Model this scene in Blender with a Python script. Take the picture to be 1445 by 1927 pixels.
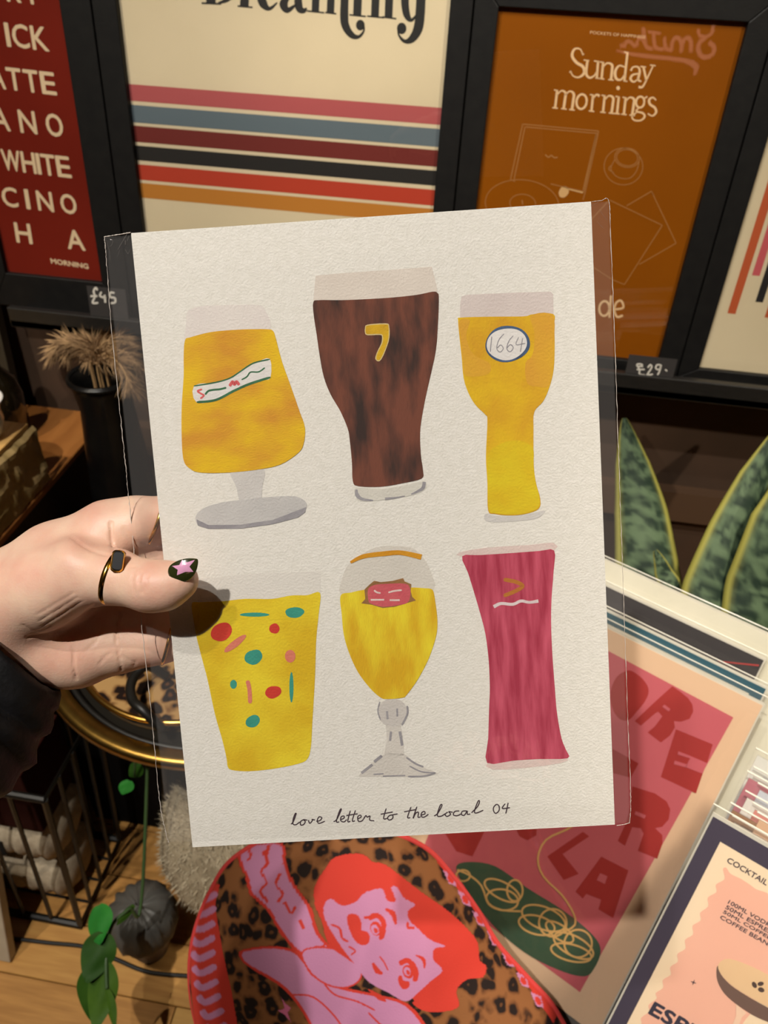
import bpy, bmesh, math, random
import numpy as np
from mathutils import Vector, Matrix, geometry, noise as mnoise
from mathutils.bvhtree import BVHTree

for o in list(bpy.data.objects):
    bpy.data.objects.remove(o)
sc = bpy.context.scene
COL = sc.collection
random.seed(7)

# ------------------------------------------------------------------ camera
F, CX, CY = 1448.0, 722.5, 963.5            # focal length in photo pixels (1445 x 1927)
CAM = Vector((0, 0, 1.40))
RIGHT = Vector((0.98709319, 0.154763, 0.04117579)).normalized()
DOWN = Vector((0.12696607, -0.59956607, -0.79018994)).normalized()
FWD = RIGHT.cross(DOWN).normalized()
if FWD.y < 0:
    FWD = -FWD
DOWN = FWD.cross(RIGHT).normalized()
cam_data = bpy.data.cameras.new('camera')
cam = bpy.data.objects.new('camera', cam_data)
COL.objects.link(cam)
cam_data.sensor_fit = 'VERTICAL'
cam_data.sensor_height = 36.0
cam_data.sensor_width = 27.0
cam_data.lens = 36.0 * F / 1927.0
cam_data.clip_start = 0.01
cam_data.dof.use_dof = True
cam_data.dof.focus_distance = 0.365
cam_data.dof.aperture_fstop = 17.0
M3 = Matrix((RIGHT, -DOWN, -FWD)).transposed()
cam.matrix_world = Matrix.Translation(CAM) @ M3.to_4x4()
sc.camera = cam

# ------------------------------------------------------------------ world, lamps, exposure
vs = sc.view_settings
vs.view_transform = 'Standard'
vs.look = 'None'
vs.gamma = 1.0
vs.use_curve_mapping = False
vs.exposure = 0.17
world = bpy.data.worlds.new('shop_air')
sc.world = world
world.use_nodes = True
world.node_tree.nodes['Background'].inputs[0].default_value = (0, 0, 0, 1)        # closed room: no light from outside
world.node_tree.nodes['Background'].inputs[1].default_value = 0.0


def spot(name, loc, target, energy, color=(1.0, 0.90, 0.75), angle=70, blend=0.6, radius=0.025):
    d = bpy.data.lights.new(name, 'SPOT')
    d.energy = energy
    d.color = color
    d.spot_size = math.radians(angle)
    d.spot_blend = blend
    d.shadow_soft_size = radius
    o = bpy.data.objects.new(name, d)
    COL.objects.link(o)
    o.location = loc
    o.rotation_euler = (Vector(target) - Vector(loc)).to_track_quat('-Z', 'Y').to_euler()
    return o


WHITE, WARM = (1.0, 0.955, 0.88), (1.0, 0.90, 0.74)
spot('ceiling_spot_offscreen', (-0.60, -0.70, 3.2), (0.0, 0.33, 0.70), 168, WHITE, angle=60)
spot('ceiling_spot_offscreen', (-0.74, -0.32, 3.2), (0.0, 0.45, 0.7), 52, WHITE, angle=62)
spot('ceiling_spot_offscreen', (0.77, 0.31, 3.2), (0.50, 0.54, 0.6), 383, WARM, angle=28, blend=0.4, radius=0.14)
spot('ceiling_spot_offscreen', (-1.65, -1.42, 3.2), (-0.45, 1.12, 1.40), 216, WARM, angle=24, blend=0.35, radius=0.05)
spot('ceiling_spot_offscreen', (1.53, -1.42, 3.2), (0.42, 1.12, 1.38), 201, WARM, angle=24, blend=0.35, radius=0.05)
spot('ceiling_spot_offscreen', (-1.32, -0.23, 3.2), (-0.68, 0.55, 0.3), 100, WARM, angle=34)


# ------------------------------------------------------------------ helpers: pixels, planes, meshes
def ray(p):
    return RIGHT * ((p[0] - CX) / F) + DOWN * ((p[1] - CY) / F) + FWD


def at(x, y, depth):
    """point on the pixel's ray at a distance along the viewing axis"""
    return CAM + ray((x, y)) * depth


def atz(p, z):
    r = ray(p)
    return CAM + r * ((z - CAM.z) / r.z)


def aty(p, y):
    r = ray(p)
    return CAM + r * ((y - CAM.y) / r.y)


def project(w):
    v = w - CAM
    d = v.dot(FWD)
    return CX + F * v.dot(RIGHT) / d, CY + F * v.dot(DOWN) / d


class Plane:
    def __init__(self, origin, ux, uy):
        self.o = Vector(origin)
        self.ux = Vector(ux).normalized()
        n = self.ux.cross(Vector(uy)).normalized()
        self.uy = n.cross(self.ux).normalized()
        self.n = n

    def matrix(self):
        m = Matrix((self.ux, self.uy, self.n)).transposed().to_4x4()
        return Matrix.Translation(self.o) @ m

    def loc(self, p):
        r = ray(p)
        t = (self.o - CAM).dot(self.n) / r.dot(self.n)
        q = CAM + r * t - self.o
        return Vector((q.dot(self.ux), q.dot(self.uy)))


def crop(x0, y0, s):
    return lambda pts: [(x0 + x / s, y0 + y / s) for x, y in pts]


def smooth(pts, n=6, closed=True):
    P = [Vector((p[0], p[1])) for p in pts]
    N = len(P)
    out = []
    rng = range(N) if closed else range(N - 1)
    for i in rng:
        if closed:
            a, b, c, d = P[i - 1], P[i], P[(i + 1) % N], P[(i + 2) % N]
        else:
            a, b, c, d = P[max(i - 1, 0)], P[i], P[i + 1], P[min(i + 2, N - 1)]
        for k in range(n):
            t = k / n
            t2, t3 = t * t, t * t * t
            out.append(0.5 * ((2 * b) + (c - a) * t + (2 * a - 5 * b + 4 * c - d) * t2 + (3 * b - a - 3 * c + d) * t3))
    if not closed:
        out.append(P[-1])
    return [(v.x, v.y) for v in out]


def ellipse(cx, cy, rx, ry, rot=0, n=28, wob=0.0):
    c, s = math.cos(math.radians(rot)), math.sin(math.radians(rot))
    out = []
    for i in range(n):
        a = 2 * math.pi * i / n
        k = 1 + wob * math.sin(3 * a + cx) + wob * 0.6 * math.sin(5 * a + cy)
        x, y = rx * math.cos(a) * k, ry * math.sin(a) * k
        out.append((cx + x * c - y * s, cy + x * s + y * c))
    return out


def stroke(pts, w, n=5, taper=True):
    """ribbon outline around an open polyline; w = number or list of widths"""
    S = smooth(pts, n, closed=False) if len(pts) > 2 else [pts[0], pts[1]]
    N = len(S)
    L, R = [], []
    for i, p in enumerate(S):
        a = Vector(S[max(i - 1, 0)])
        b = Vector(S[min(i + 1, N - 1)])
        d = (b - a)
        if d.length < 1e-6:
            d = Vector((1, 0))
        d.normalize()
        t = i / max(N - 1, 1)
        if isinstance(w, (list, tuple)):
            f = t * (len(w) - 1)
            k = min(int(f), len(w) - 2)
            ww = w[k] + (w[k + 1] - w[k]) * (f - k)
        else:
            ww = w
            if taper and N > 3 and (i == 0 or i == N - 1):
                ww = w * 0.55
        nx, ny = -d.y * ww / 2, d.x * ww / 2
        L.append((p[0] + nx, p[1] + ny))
        R.append((p[0] - nx, p[1] - ny))
    return ('strip', L, R)


class MB:
    """collects vertices and faces for one mesh object"""
    def __init__(self):
        self.v, self.f = [], []

    def add(self, verts, faces):
        o = len(self.v)
        self.v += [tuple(x) for x in verts]
        self.f += [tuple(i + o for i in f) for f in faces]
        return self

    def build(self, name, mat, parent=None, shade=False):
        me = bpy.data.meshes.new(name)
        me.from_pydata(self.v, [], self.f)
        me.update()
        me.materials.append(mat)
        if shade:
            me.polygons.foreach_set('use_smooth', [True] * len(me.polygons))
        o = bpy.data.objects.new(name, me)
        COL.objects.link(o)
        if parent is not None:
            o.parent = parent
        return o


def flat(pl, shapes, z, mb=None):
    """pixel-space shapes (polygons or strips) laid on a plane at height z above it"""
    mb = mb or MB()
    for s in shapes:
        if s and s[0] == 'strip':
            L = [pl.loc(p) for p in s[1]]
            R = [pl.loc(p) for p in s[2]]
            vs_ = [(p.x, p.y, z) for p in L] + [(p.x, p.y, z) for p in R]
            n = len(L)
            # in pixel space y runs down, so the order below faces the viewer
            mb.add(vs_, [(i, i + 1, n + i + 1, n + i) for i in range(n - 1)])
        else:
            q = [pl.loc(p) for p in s]
            flatpoly(mb, q, z)
    return mb


def flatpoly(mb, q, z):
    v3 = [Vector((p[0], p[1], 0)) for p in q]
    tris = geometry.tessellate_polygon([v3])
    faces = []
    for t in tris:
        a, b, c = (v3[i] for i in t)
        if (b - a).cross(c - a).z < 0:
            t = (t[0], t[2], t[1])
        faces.append(tuple(t))
    mb.add([(p[0], p[1], z) for p in q], faces)
    return mb


def lin(c):
    if isinstance(c, str):
        c = tuple(int(c[i:i + 2], 16) / 255 for i in (0, 2, 4))
    return tuple((x / 12.92 if x <= 0.04045 else ((x + 0.055) / 1.055) ** 2.4) for x in c)


MATS = {}


def mat(name, c1, c2=None, scale=40, stretch=(1, 1, 1), rough=0.55, metal=0.0, bump=0.0, bscale=None,
        spec=0.5, detail=4, contrast=(0.35, 0.65), sss=0.0, coat=0.0):
    if name in MATS:
        return MATS[name]
    m = bpy.data.materials.new(name)
    m.use_nodes = True
    nt = m.node_tree
    b = nt.nodes['Principled BSDF']
    b.inputs['Roughness'].default_value = rough
    b.inputs['Metallic'].default_value = metal
    b.inputs['Specular IOR Level'].default_value = spec
    if coat:
        b.inputs['Coat Weight'].default_value = coat
        b.inputs['Coat Roughness'].default_value = 0.08
    if sss:
        b.inputs['Subsurface Weight'].default_value = sss
        b.inputs['Subsurface Radius'].default_value = (0.006, 0.0025, 0.0012)
        b.inputs['Subsurface Scale'].default_value = 1.0
    b.inputs['Base Color'].default_value = (*lin(c1), 1)
    if c2 is not None or bump:
        tc = nt.nodes.new('ShaderNodeTexCoord')
        mp = nt.nodes.new('ShaderNodeMapping')
        mp.inputs['Scale'].default_value = stretch
        nt.links.new(tc.outputs['Object'], mp.inputs['Vector'])
    if c2 is not None:
        nz = nt.nodes.new('ShaderNodeTexNoise')
        nz.inputs['Scale'].default_value = scale
        nz.inputs['Detail'].default_value = detail
        nt.links.new(mp.outputs[0], nz.inputs['Vector'])
        rp = nt.nodes.new('ShaderNodeValToRGB')
        rp.color_ramp.elements[0].position = contrast[0]
        rp.color_ramp.elements[1].position = contrast[1]
        rp.color_ramp.elements[0].color = (*lin(c1), 1)
        rp.color_ramp.elements[1].color = (*lin(c2), 1)
        nt.links.new(nz.outputs['Fac'], rp.inputs['Fac'])
        nt.links.new(rp.outputs['Color'], b.inputs['Base Color'])
    if bump:
        nb = nt.nodes.new('ShaderNodeTexNoise')
        nb.inputs['Scale'].default_value = bscale or scale * 4
        nb.inputs['Detail'].default_value = 3
        nt.links.new(mp.outputs[0], nb.inputs['Vector'])
        bp = nt.nodes.new('ShaderNodeBump')
        bp.inputs['Strength'].default_value = bump
        bp.inputs['Distance'].default_value = 0.001
        nt.links.new(nb.outputs['Fac'], bp.inputs['Height'])
        nt.links.new(bp.outputs[0], b.inputs['Normal'])
    MATS[name] = m
    return m


def film(name, tint=(1, 1, 1), gloss=0.06, haze=0.04, rough=0.05, edge=0.25, bump=0.0, bscale=60, hazecol=(0.8, 0.76, 0.74)):
    """thin clear plastic or picture glass: mostly see-through, a mirror gloss and a little haze"""
    if name in MATS:
        return MATS[name]
    m = bpy.data.materials.new(name)
    m.use_nodes = True
    nt = m.node_tree
    nt.nodes.clear()
    out = nt.nodes.new('ShaderNodeOutputMaterial')
    tr = nt.nodes.new('ShaderNodeBsdfTransparent')
    tr.inputs[0].default_value = (*tint, 1)
    gl = nt.nodes.new('ShaderNodeBsdfGlossy')
    gl.inputs['Roughness'].default_value = rough
    df = nt.nodes.new('ShaderNodeBsdfDiffuse')
    df.inputs[0].default_value = (*hazecol, 1)
    lw = nt.nodes.new('ShaderNodeLayerWeight')
    lw.inputs['Blend'].default_value = 0.3
    mr = nt.nodes.new('ShaderNodeMapRange')
    mr.inputs['To Min'].default_value = gloss
    mr.inputs['To Max'].default_value = gloss + edge
    nt.links.new(lw.outputs['Fresnel'], mr.inputs['Value'])
    m1 = nt.nodes.new('ShaderNodeMixShader')
    m1.inputs[0].default_value = haze
    nt.links.new(tr.outputs[0], m1.inputs[1])
    nt.links.new(df.outputs[0], m1.inputs[2])
    m2 = nt.nodes.new('ShaderNodeMixShader')
    nt.links.new(mr.outputs[0], m2.inputs[0])
    nt.links.new(m1.outputs[0], m2.inputs[1])
    nt.links.new(gl.outputs[0], m2.inputs[2])
    nt.links.new(m2.outputs[0], out.inputs[0])
    if bump:
        tc = nt.nodes.new('ShaderNodeTexCoord')
        nb = nt.nodes.new('ShaderNodeTexNoise')
        nb.inputs['Scale'].default_value = bscale
        nb.inputs['Detail'].default_value = 2
        nt.links.new(tc.outputs['Object'], nb.inputs['Vector'])
        bp = nt.nodes.new('ShaderNodeBump')
        bp.inputs['Strength'].default_value = bump
        bp.inputs['Distance'].default_value = 0.002
        nt.links.new(nb.outputs['Fac'], bp.inputs['Height'])
        nt.links.new(bp.outputs[0], gl.inputs['Normal'])
    MATS[name] = m
    return m


def tag(o, label, cat, group=None, kind=None):
    o['label'] = label
    o['category'] = cat
    if group:
        o['group'] = group
    if kind:
        o['kind'] = kind
    return o


def empty(name, loc=(0, 0, 0), m=None):
    o = bpy.data.objects.new(name, None)
    o.empty_display_size = 0.05
    COL.objects.link(o)
    if m is not None:
        o.matrix_world = m
    else:
        o.location = loc
    return o


def box(mb, c, s, ax=None):
    """box centred at c with full sizes s, optional axes"""
    ax = ax or (Vector((1, 0, 0)), Vector((0, 1, 0)), Vector((0, 0, 1)))
    c = Vector(c)
    vs_ = []
    for k in (-.5, .5):
        for j in (-.5, .5):
            for i in (-.5, .5):
                vs_.append(c + ax[0] * (s[0] * i) + ax[1] * (s[1] * j) + ax[2] * (s[2] * k))
    mb.add(vs_, [(0, 2, 3, 1), (4, 5, 7, 6), (0, 1, 5, 4), (2, 6, 7, 3), (0, 4, 6, 2), (1, 3, 7, 5)])
    return mb


def bevel(o, w=0.002, seg=2):
    m = o.modifiers.new('bevel', 'BEVEL')
    m.width = w
    m.segments = seg
    m.limit_method = 'ANGLE'
    return o


def tube(mb, pts, r, seg=10, closed=False, caps=True):
    """round tube along 3D points, r = number or list"""
    P = [Vector(p) for p in pts]
    N = len(P)
    rs = r if isinstance(r, (list, tuple)) else [r] * N
    rings = []
    ref = None
    for i in range(N):
        a = P[i - 1] if (i > 0 or closed) else P[i]
        b = P[(i + 1) % N] if (i < N - 1 or closed) else P[i]
        d = (b - a).normalized()
        if ref is None:
            ref = d.orthogonal().normalized()
        else:
            ref = (ref - d * ref.dot(d))
            ref = ref.normalized() if ref.length > 1e-6 else d.orthogonal().normalized()
        s = d.cross(ref)
        rings.append([P[i] + (ref * math.cos(2 * math.pi * k / seg) + s * math.sin(2 * math.pi * k / seg)) * rs[i] for k in range(seg)])
    v = [x for rg in rings for x in rg]
    f = []
    for i in range(N if closed else N - 1):
        j = (i + 1) % N
        for k in range(seg):
            l = (k + 1) % seg
            f.append((i * seg + k, i * seg + l, j * seg + l, j * seg + k))
    if caps and not closed:
        f.append(tuple(reversed(range(seg))))
        f.append(tuple((N - 1) * seg + k for k in range(seg)))
    mb.add(v, f)
    return mb


def lathe(mb, prof, c=(0, 0, 0), seg=40, sx=1.0, sy=1.0):
    """profile [(r, z)] turned about the vertical through c"""
    n = len(prof)
    v = []
    for (r, z) in prof:
        for k in range(seg):
            a = 2 * math.pi * k / seg
            v.append((c[0] + r * sx * math.cos(a), c[1] + r * sy * math.sin(a), c[2] + z))
    f = []
    for i in range(n - 1):
        for k in range(seg):
            l = (k + 1) % seg
            f.append((i * seg + k, i * seg + l, (i + 1) * seg + l, (i + 1) * seg + k))
    mb.add(v, f)
    return mb


def spline3(pts, n=8, closed=False):
    P = [Vector(p) for p in pts]
    N = len(P)
    out = []
    for i in (range(N) if closed else range(N - 1)):
        if closed:
            a, b, c, d = P[i - 1], P[i], P[(i + 1) % N], P[(i + 2) % N]
        else:
            a, b, c, d = P[max(i - 1, 0)], P[i], P[i + 1], P[min(i + 2, N - 1)]
        for k in range(n):
            t = k / n
            out.append(0.5 * ((2 * b) + (c - a) * t + (2 * a - 5 * b + 4 * c - d) * t * t + (3 * b - a - 3 * c + d) * t ** 3))
    if not closed:
        out.append(P[-1])
    return out


GLYPH = {}


def text_mesh(txt):
    if txt in GLYPH:
        return GLYPH[txt]
    cu = bpy.data.curves.new('lettering', 'FONT')
    cu.body = txt
    cu.resolution_u = 3
    o = bpy.data.objects.new('lettering', cu)
    COL.objects.link(o)
    bpy.context.view_layer.update()
    me = bpy.data.meshes.new_from_object(o.evaluated_get(bpy.context.evaluated_depsgraph_get()))
    v = np.array([tuple(x.co) for x in me.vertices])
    f = [tuple(p.vertices) for p in me.polygons]
    bpy.data.objects.remove(o)
    bpy.data.curves.remove(cu)
    bpy.data.meshes.remove(me)
    lo, hi = v.min(0), v.max(0)
    uv = (v[:, :2] - lo[:2]) / np.maximum(hi[:2] - lo[:2], 1e-9)
    GLYPH[txt] = (uv, f)
    return GLYPH[txt]


def text_px(mb, pl, txt, quad, z, bold=0):
    """flat lettering stretched into a pixel quad TL, TR, BR, BL on a plane"""
    uv, f = text_mesh(txt)
    TL, TR, BR, BL = (Vector(q) for q in quad)
    for dx, dy in ([(0, 0)] if not bold else [(0, 0), (bold, 0), (-bold, 0), (0, bold), (0, -bold)]):
        vs_ = []
        for u, v in uv:
            p = (BL * (1 - u) + BR * u) * (1 - v) + (TL * (1 - u) + TR * u) * v
            q = pl.loc((p.x + dx, p.y + dy))
            vs_.append((q.x, q.y, z))
        mb.add(vs_, f)
        z += 0.00001
    return mb


def hull_pad(parts):
    return parts

# ------------------------------------------------------------------ the setting
WALL_Y = 1.157
M_wall = mat('brown_wall_paint', '463020', '382718', scale=6, rough=0.8, bump=0.15, bscale=120)
M_black = mat('black_stained_wood', '100f0e', '0b0a0a', scale=60, stretch=(1, 1, 6), rough=0.5, spec=0.25, bump=0.1, bscale=300)


def structure(o):
    o['kind'] = 'structure'
    return o


structure(box(MB(), (0, WALL_Y + 0.05, 1.65), (4.6, 0.1, 3.3)).build('wall_back', M_wall))
M_side = mat('cream_side_wall', 'b9aa92', 'b2a38b', scale=3, rough=0.85)
structure(box(MB(), (-2.25, -0.55, 1.65), (0.1, 3.6, 3.3)).build('wall_left', M_side))
structure(box(MB(), (2.25, -0.55, 1.65), (0.1, 3.6, 3.3)).build('wall_right', M_side))
structure(box(MB(), (0, -0.55, 3.35), (4.6, 3.8, 0.1)).build('ceiling', mat('ceiling_paint', 'd8d2c6', rough=0.9)))
structure(box(MB(), (0, -2.35, 1.65), (4.6, 0.1, 3.3)).build('wall_front', mat('dark_front_wall', '3a322b', '2f2822', scale=3, rough=0.85)))
floor = structure(box(MB(), (0, -0.55, -0.035), (4.4, 3.5, 0.04)).build('floor', mat('floor_bed', '2a1c10', rough=0.9)))
# floor boards, laid roughly along the wall, joints staggered
wood_mats = [mat('oak_board_%s' % n, a, b, scale=9, stretch=(1.2, 14, 1), rough=0.38, bump=0.06, bscale=90)
             for n, a, b in (('honey', 'bd8d4c', 'ac7b40'), ('amber', 'b48244', 'a07038'), ('pale', 'c29652', 'b08244'))]
pw = 0.092
row = 0
y = -0.2
boards = {}
while y < WALL_Y - 0.01:
    x = -1.75 - (row % 3) * 0.23
    k = 0
    while x < 1.0:
        ln = (0.62, 0.78, 0.54)[(row * 2 + k) % 3]
        key = (ln, (row + k) % 3)
        if key not in boards:
            mb = MB()
            box(mb, (0, 0, 0), (ln - 0.0018, pw - 0.0018, 0.015))
            b = mb.build('plank', wood_mats[key[1]], floor)
            bevel(b, 0.0008, 1)
            boards[key] = b
        else:
            b = boards[key].copy()
            COL.objects.link(b)
        b.location = (x + ln / 2, y + pw / 2, -0.0075)
        x += ln
        k += 1
    y += pw
    row += 1
# rail on the wall under the ledge
structure(box(MB(), (0, WALL_Y - 0.012, 0.61), (4.3, 0.024, 0.06)).build('trim_1', mat('rail_paint', '4d3726', rough=0.6)))
structure(box(MB(), (0, WALL_Y - 0.008, 0.05), (4.3, 0.016, 0.10)).build('baseboard_back', mat('rail_paint', '4d3726', rough=0.6)))

# ------------------------------------------------------------------ picture ledge
ledge_mat = mat('black_ledge_lacquer', '181614', '11100f', scale=50, stretch=(1, 6, 6), rough=0.42, bump=0.05, bscale=200)
LY = 1.040
z_lip = (aty((10, 564), LY).z + aty((1445, 748), LY).z) / 2
z_bot = (aty((21.6, 606), LY).z + aty((1445, 781.6), LY).z) / 2
LX0 = aty((12, 580), LY).x
LX1 = 0.95
ledge = empty('picture_ledge', (0, LY, z_bot))
tag(ledge, 'long black picture ledge with a low lip, holding the leaning framed prints', 'shelf')
lcx, lw_ = (LX0 + LX1) / 2, LX1 - LX0
bevel(box(MB(), (lcx, (WALL_Y - LY) / 2, 0.006), (lw_, WALL_Y - LY, 0.012)).build('shelf_board', ledge_mat, ledge), 0.001)
bevel(box(MB(), (lcx, 0.006, (z_lip - z_bot) / 2), (lw_, 0.012, z_lip - z_bot)).build('front_lip', ledge_mat, ledge), 0.0015)

# ------------------------------------------------------------------ framed prints
LEAN = math.radians(4)
FPD = 1.12
fn = Vector((0, -math.cos(LEAN), math.sin(LEAN)))
FP = Plane(CAM - fn * FPD, (1, 0, 0), (0, math.sin(LEAN), math.cos(LEAN)))
FS = Plane(CAM - fn * (FPD + 0.009), (1, 0, 0), (0, math.sin(LEAN), math.cos(LEAN)))   # face of the paper, set back in the frame
glass_mat = film('picture_glass', gloss=0.03, haze=0.002, rough=0.0, edge=0.35)
frame_bot = ((z_bot + 0.0136) - FP.o.z) / FP.uy.z           # local y of the ledge board


def fx(*pts):
    return sum(FP.loc(p).x for p in pts) / len(pts)


def fy(*pts):
    return sum(FP.loc(p).y for p in pts) / len(pts)


def framed(name, label, x0, x1, y0, y1, bl, br, bt, sheet_mat, group='framed prints on the ledge'):
    e = empty(name, m=FP.matrix())
    tag(e, label, 'framed print', group)
    yb = frame_bot
    D = 0.022
    for kind in ('l', 'r', 't', 'b'):
        if kind == 'l':
            q = [(x0 - bl, yb), (x0, y0), (x0, y1), (x0 - bl, y1 + bt)]
        elif kind == 'r':
            q = [(x1, y0), (x1 + br, yb), (x1 + br, y1 + bt), (x1, y1)]
        elif kind == 't':
            q = [(x0, y1), (x1, y1), (x1 + br, y1 + bt), (x0 - bl, y1 + bt)]
        else:
            q = [(x0 - bl, yb), (x1 + br, yb), (x1, y0), (x0, y0)]
        mb = MB()
        mb.add([(a, b, 0) for a, b in q] + [(a, b, -D) for a, b in q],
               [(0, 1, 2, 3), (7, 6, 5, 4), (0, 4, 5, 1), (1, 5, 6, 2), (2, 6, 7, 3), (3, 7, 4, 0)])
        bevel(mb.build('frame_rail', M_black, e), 0.0012)
    sh = MB()
    box(sh, ((x0 + x1) / 2, (y0 + y1) / 2, -0.0105), (x1 - x0 + 0.012, y1 - y0 + 0.012, 0.003))
    sheet = sh.build('print_sheet', sheet_mat, e)
    g = MB()
    g.add([(x0 - .004, y0 - .004, -0.0055), (x1 + .004, y0 - .004, -0.0055), (x1 + .004, y1 + .004, -0.0055), (x0 - .004, y1 + .004, -0.0055)], [(0, 1, 2, 3)])
    g.build('glass_pane', glass_mat, e)
    return e, sheet


ZS = -0.0088          # height of ink on a framed sheet (local z in FP)


def ink(pl, shapes, mat_, parent, name, z):
    return flat(pl, shapes, z).build(name, mat_, parent)


# --- narrow red coffee print
red_sheet = mat('brick_red_print', '742013', '6a1c10', scale=5, rough=0.45, spec=0.08)
cream_ink = mat('cream_ink', 'd9c19c', rough=0.6)
g12 = fx((170, 0), (197, 200))
g23 = fx((893.7, 0), (853, 392))
g34 = fx((1313, 560), (1275, 708), (1403.5, 250))
x1a = fx((108.4, 0), (139.5, 200), (193.5, 531))
x0a = fx((10, 515.5))
y0a = fy((10, 515.5), (193.5, 531))
f1, s1 = framed('framed_print', 'narrow brick-red framed print of cream coffee words above the price tag', x0a, x1a, y0a, y0a + 0.60,
                0.03, g12 - x1a - 0.0008, 0.03, red_sheet)
rowC = crop(0, 0, 2.89)
mb = MB()


def block(mb, pl, txt, q, z, c=rowC):
    return text_px(mb, pl, txt, c(q), z, bold=0.9)


def row_text(s, right_x, top_y, h, cw, gap, slope=0.118, lean_=0.16, extra=0):
    """block letters set right to left, each in its own quad (crop pixels)"""
    x = right_x
    for ch in reversed(s):
        if ch != ' ':
            w = cw * (0.22 if ch == 'I' else (1.35 if ch in 'WM' else 1.0))
            dy = slope * (x - right_x)
            TR = (x, top_y + dy)
            TL = (x - w, top_y + dy - slope * w)
            BR = (x + lean_ * h, top_y + dy + h)
            BL = (x - w + lean_ * h, top_y + dy + h - slope * w)
            block(MB(), FS, ch, [TL, TR, BR, BL], ZS).build('letter', cream_ink, f1)
            x -= w + gap
        else:
            x -= cw + gap


row_text('ICK', 248, 150, 128, 86, 18)
row_text('LATTE', 290, 397, 120, 76, 16)
row_text('ANO', 330, 625, 122, 88, 58)
row_text('WHITE', 372, 855, 112, 72, 10)
row_text('CINO', 405, 1062, 105, 82, 46)
row_text('A', 448, 1258, 104, 92, 20)
row_text('H', 160, 1220, 106, 84, 20)
row_text('RT', 196, -92, 118, 76, 22)
mb = MB()
text_px(mb, FS, 'MORNING', rowC([(274, 1405), (478, 1436), (482, 1462), (280, 1432)]), ZS, bold=0.5)
mb.build('title', cream_ink, f1)

# --- big cream print with stripes
x0b = fx((219.8, 0), (240.5, 200), (268, 433))
x1b = fx((849, 0), (831, 200), (813, 398))
y0b = fy((300, 560), (300, 560))
y0b = frame_bot + 0.03
cream_sheet = mat('cream_print_paper', 'd6c7a8', 'cfc0a0', scale=4, rough=0.5, spec=0.08)
f2, s2 = framed('framed_print', 'large cream framed print with black lettering over six coloured stripes', x0b, x1b, y0b, y0b + 0.594,
                x0b - g12 - 0.0008, g23 - x1b - 0.0008, 0.03, cream_sheet)
Lx = lambda y: 219.8 + 0.1113 * y - 4
Rx = lambda y: 849 - 0.0905 * y + 4
bands = [('stripe_rose', 'ab5152', 154, 185, 206.7, 239), ('stripe_slate', '5c6a72', 193.8, 226.6, 245.5, 279.8), ('stripe_maroon', '6c221c', 232.5, 263.7, 286, 316.7),
         ('stripe_black', '1e1c1a', 271.6, 300.3, 322.8, 350.2), ('stripe_vermilion', 'b23a22', 308, 335.6, 357.8, 389), ('stripe_ochre', 'b8782a', 342.5, 370, 394, 423)]
for nm, c, a, b_, c_, d_ in bands:
    q = [(Lx(a), a), (Rx(c_), c_), (Rx(d_), d_), (Lx(b_), b_)]
    qq = [FS.loc(p) for p in q]
    # squared up on the sheet
    ya = (qq[0].y + qq[1].y) / 2
    yb_ = (qq[2].y + qq[3].y) / 2
    m_ = MB()
    flatpoly(m_, [(x0b - .003, yb_), (x1b + .003, yb_), (x1b + .003, ya), (x0b - .003, ya)], ZS)
    m_.build('stripe', mat(nm, c, rough=0.5), f2)
dC = crop(300, 0, 2.58)
blk_ink = mat('black_ink', '191817', rough=0.5)
D_ = []


def ds(pts, w):
    D_.append(stroke(dC(pts), [x / 2.58 for x in w] if isinstance(w, (list, tuple)) else w / 2.58, taper=False))


def de(*a):
    D_.append(dC(ellipse(*a)))


ds([(252, -190), (250, 16)], 46); ds([(205, 15), (300, 19)], 9); ds([(205, -185), (290, -182)], 9)
ds([(262, -180), (330, -160), (352, -80), (338, -10), (285, 16)], [8, 26, 52, 26, 8])
ds([(418, -105), (412, 30)], 42); ds([(380, 29), (452, 36)], 8); ds([(425, -70), (455, -105), (480, -100)], [8, 20, 34])
ds([(560, -40), (545, -98), (505, -80), (492, -30), (505, 20), (535, 42), (572, 12)], [8, 14, 34, 44, 40, 18, 6]); ds([(500, -38), (562, -36)], 7)
ds([(672, -90), (676, 30), (700, 52), (714, 38)], [34, 38, 26, 6]); ds([(670, -20), (625, -15), (603, 20), (622, 50), (665, 20)], [7, 26, 42, 28, 6])
ds([(598, -70), (625, -100), (672, -88)], [24, 10, 24])
ds([(762, -100), (757, 55)], 36); ds([(716, 53), (800, 62)], 8); ds([(836, -95), (830, 62)], 36); ds([(805, 60), (858, 67)], 8)
ds([(770, -70), (800, -102), (836, -90)], [6, 12, 30]); ds([(846, -70), (872, -102), (900, -92)], [6, 12, 30])
ds([(903, -90), (897, 70), (905, 130), (935, 172), (968, 178), (992, 150), (990, 118)], [36, 40, 38, 30, 16, 9, 8]); de(975, 122, 21, 26)
ds([(966, -80), (960, 74)], 40); ds([(922, 72), (1002, 80)], 8); de(968, -130, 24, 24)
ds([(1052, -90), (1046, 80)], 38); ds([(1008, 78), (1090, 86)], 8); ds([(1118, -80), (1112, 84)], 38); ds([(1082, 82), (1150, 91)], 8)
ds([(1060, -60), (1085, -95), (1118, -82)], [6, 12, 30])
ds([(1238, -80), (1205, -60), (1192, 0), (1200, 70), (1222, 98), (1250, 70)], [8, 30, 38, 34, 18, 6])
ds([(1272, -85), (1266, 60), (1255, 140), (1225, 190), (1190, 200), (1162, 170), (1160, 140)], [44, 46, 46, 36, 18, 9, 8]); de(1176, 138, 23, 28)
ink(FS, D_, blk_ink, f2, 'lettering', ZS)

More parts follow.
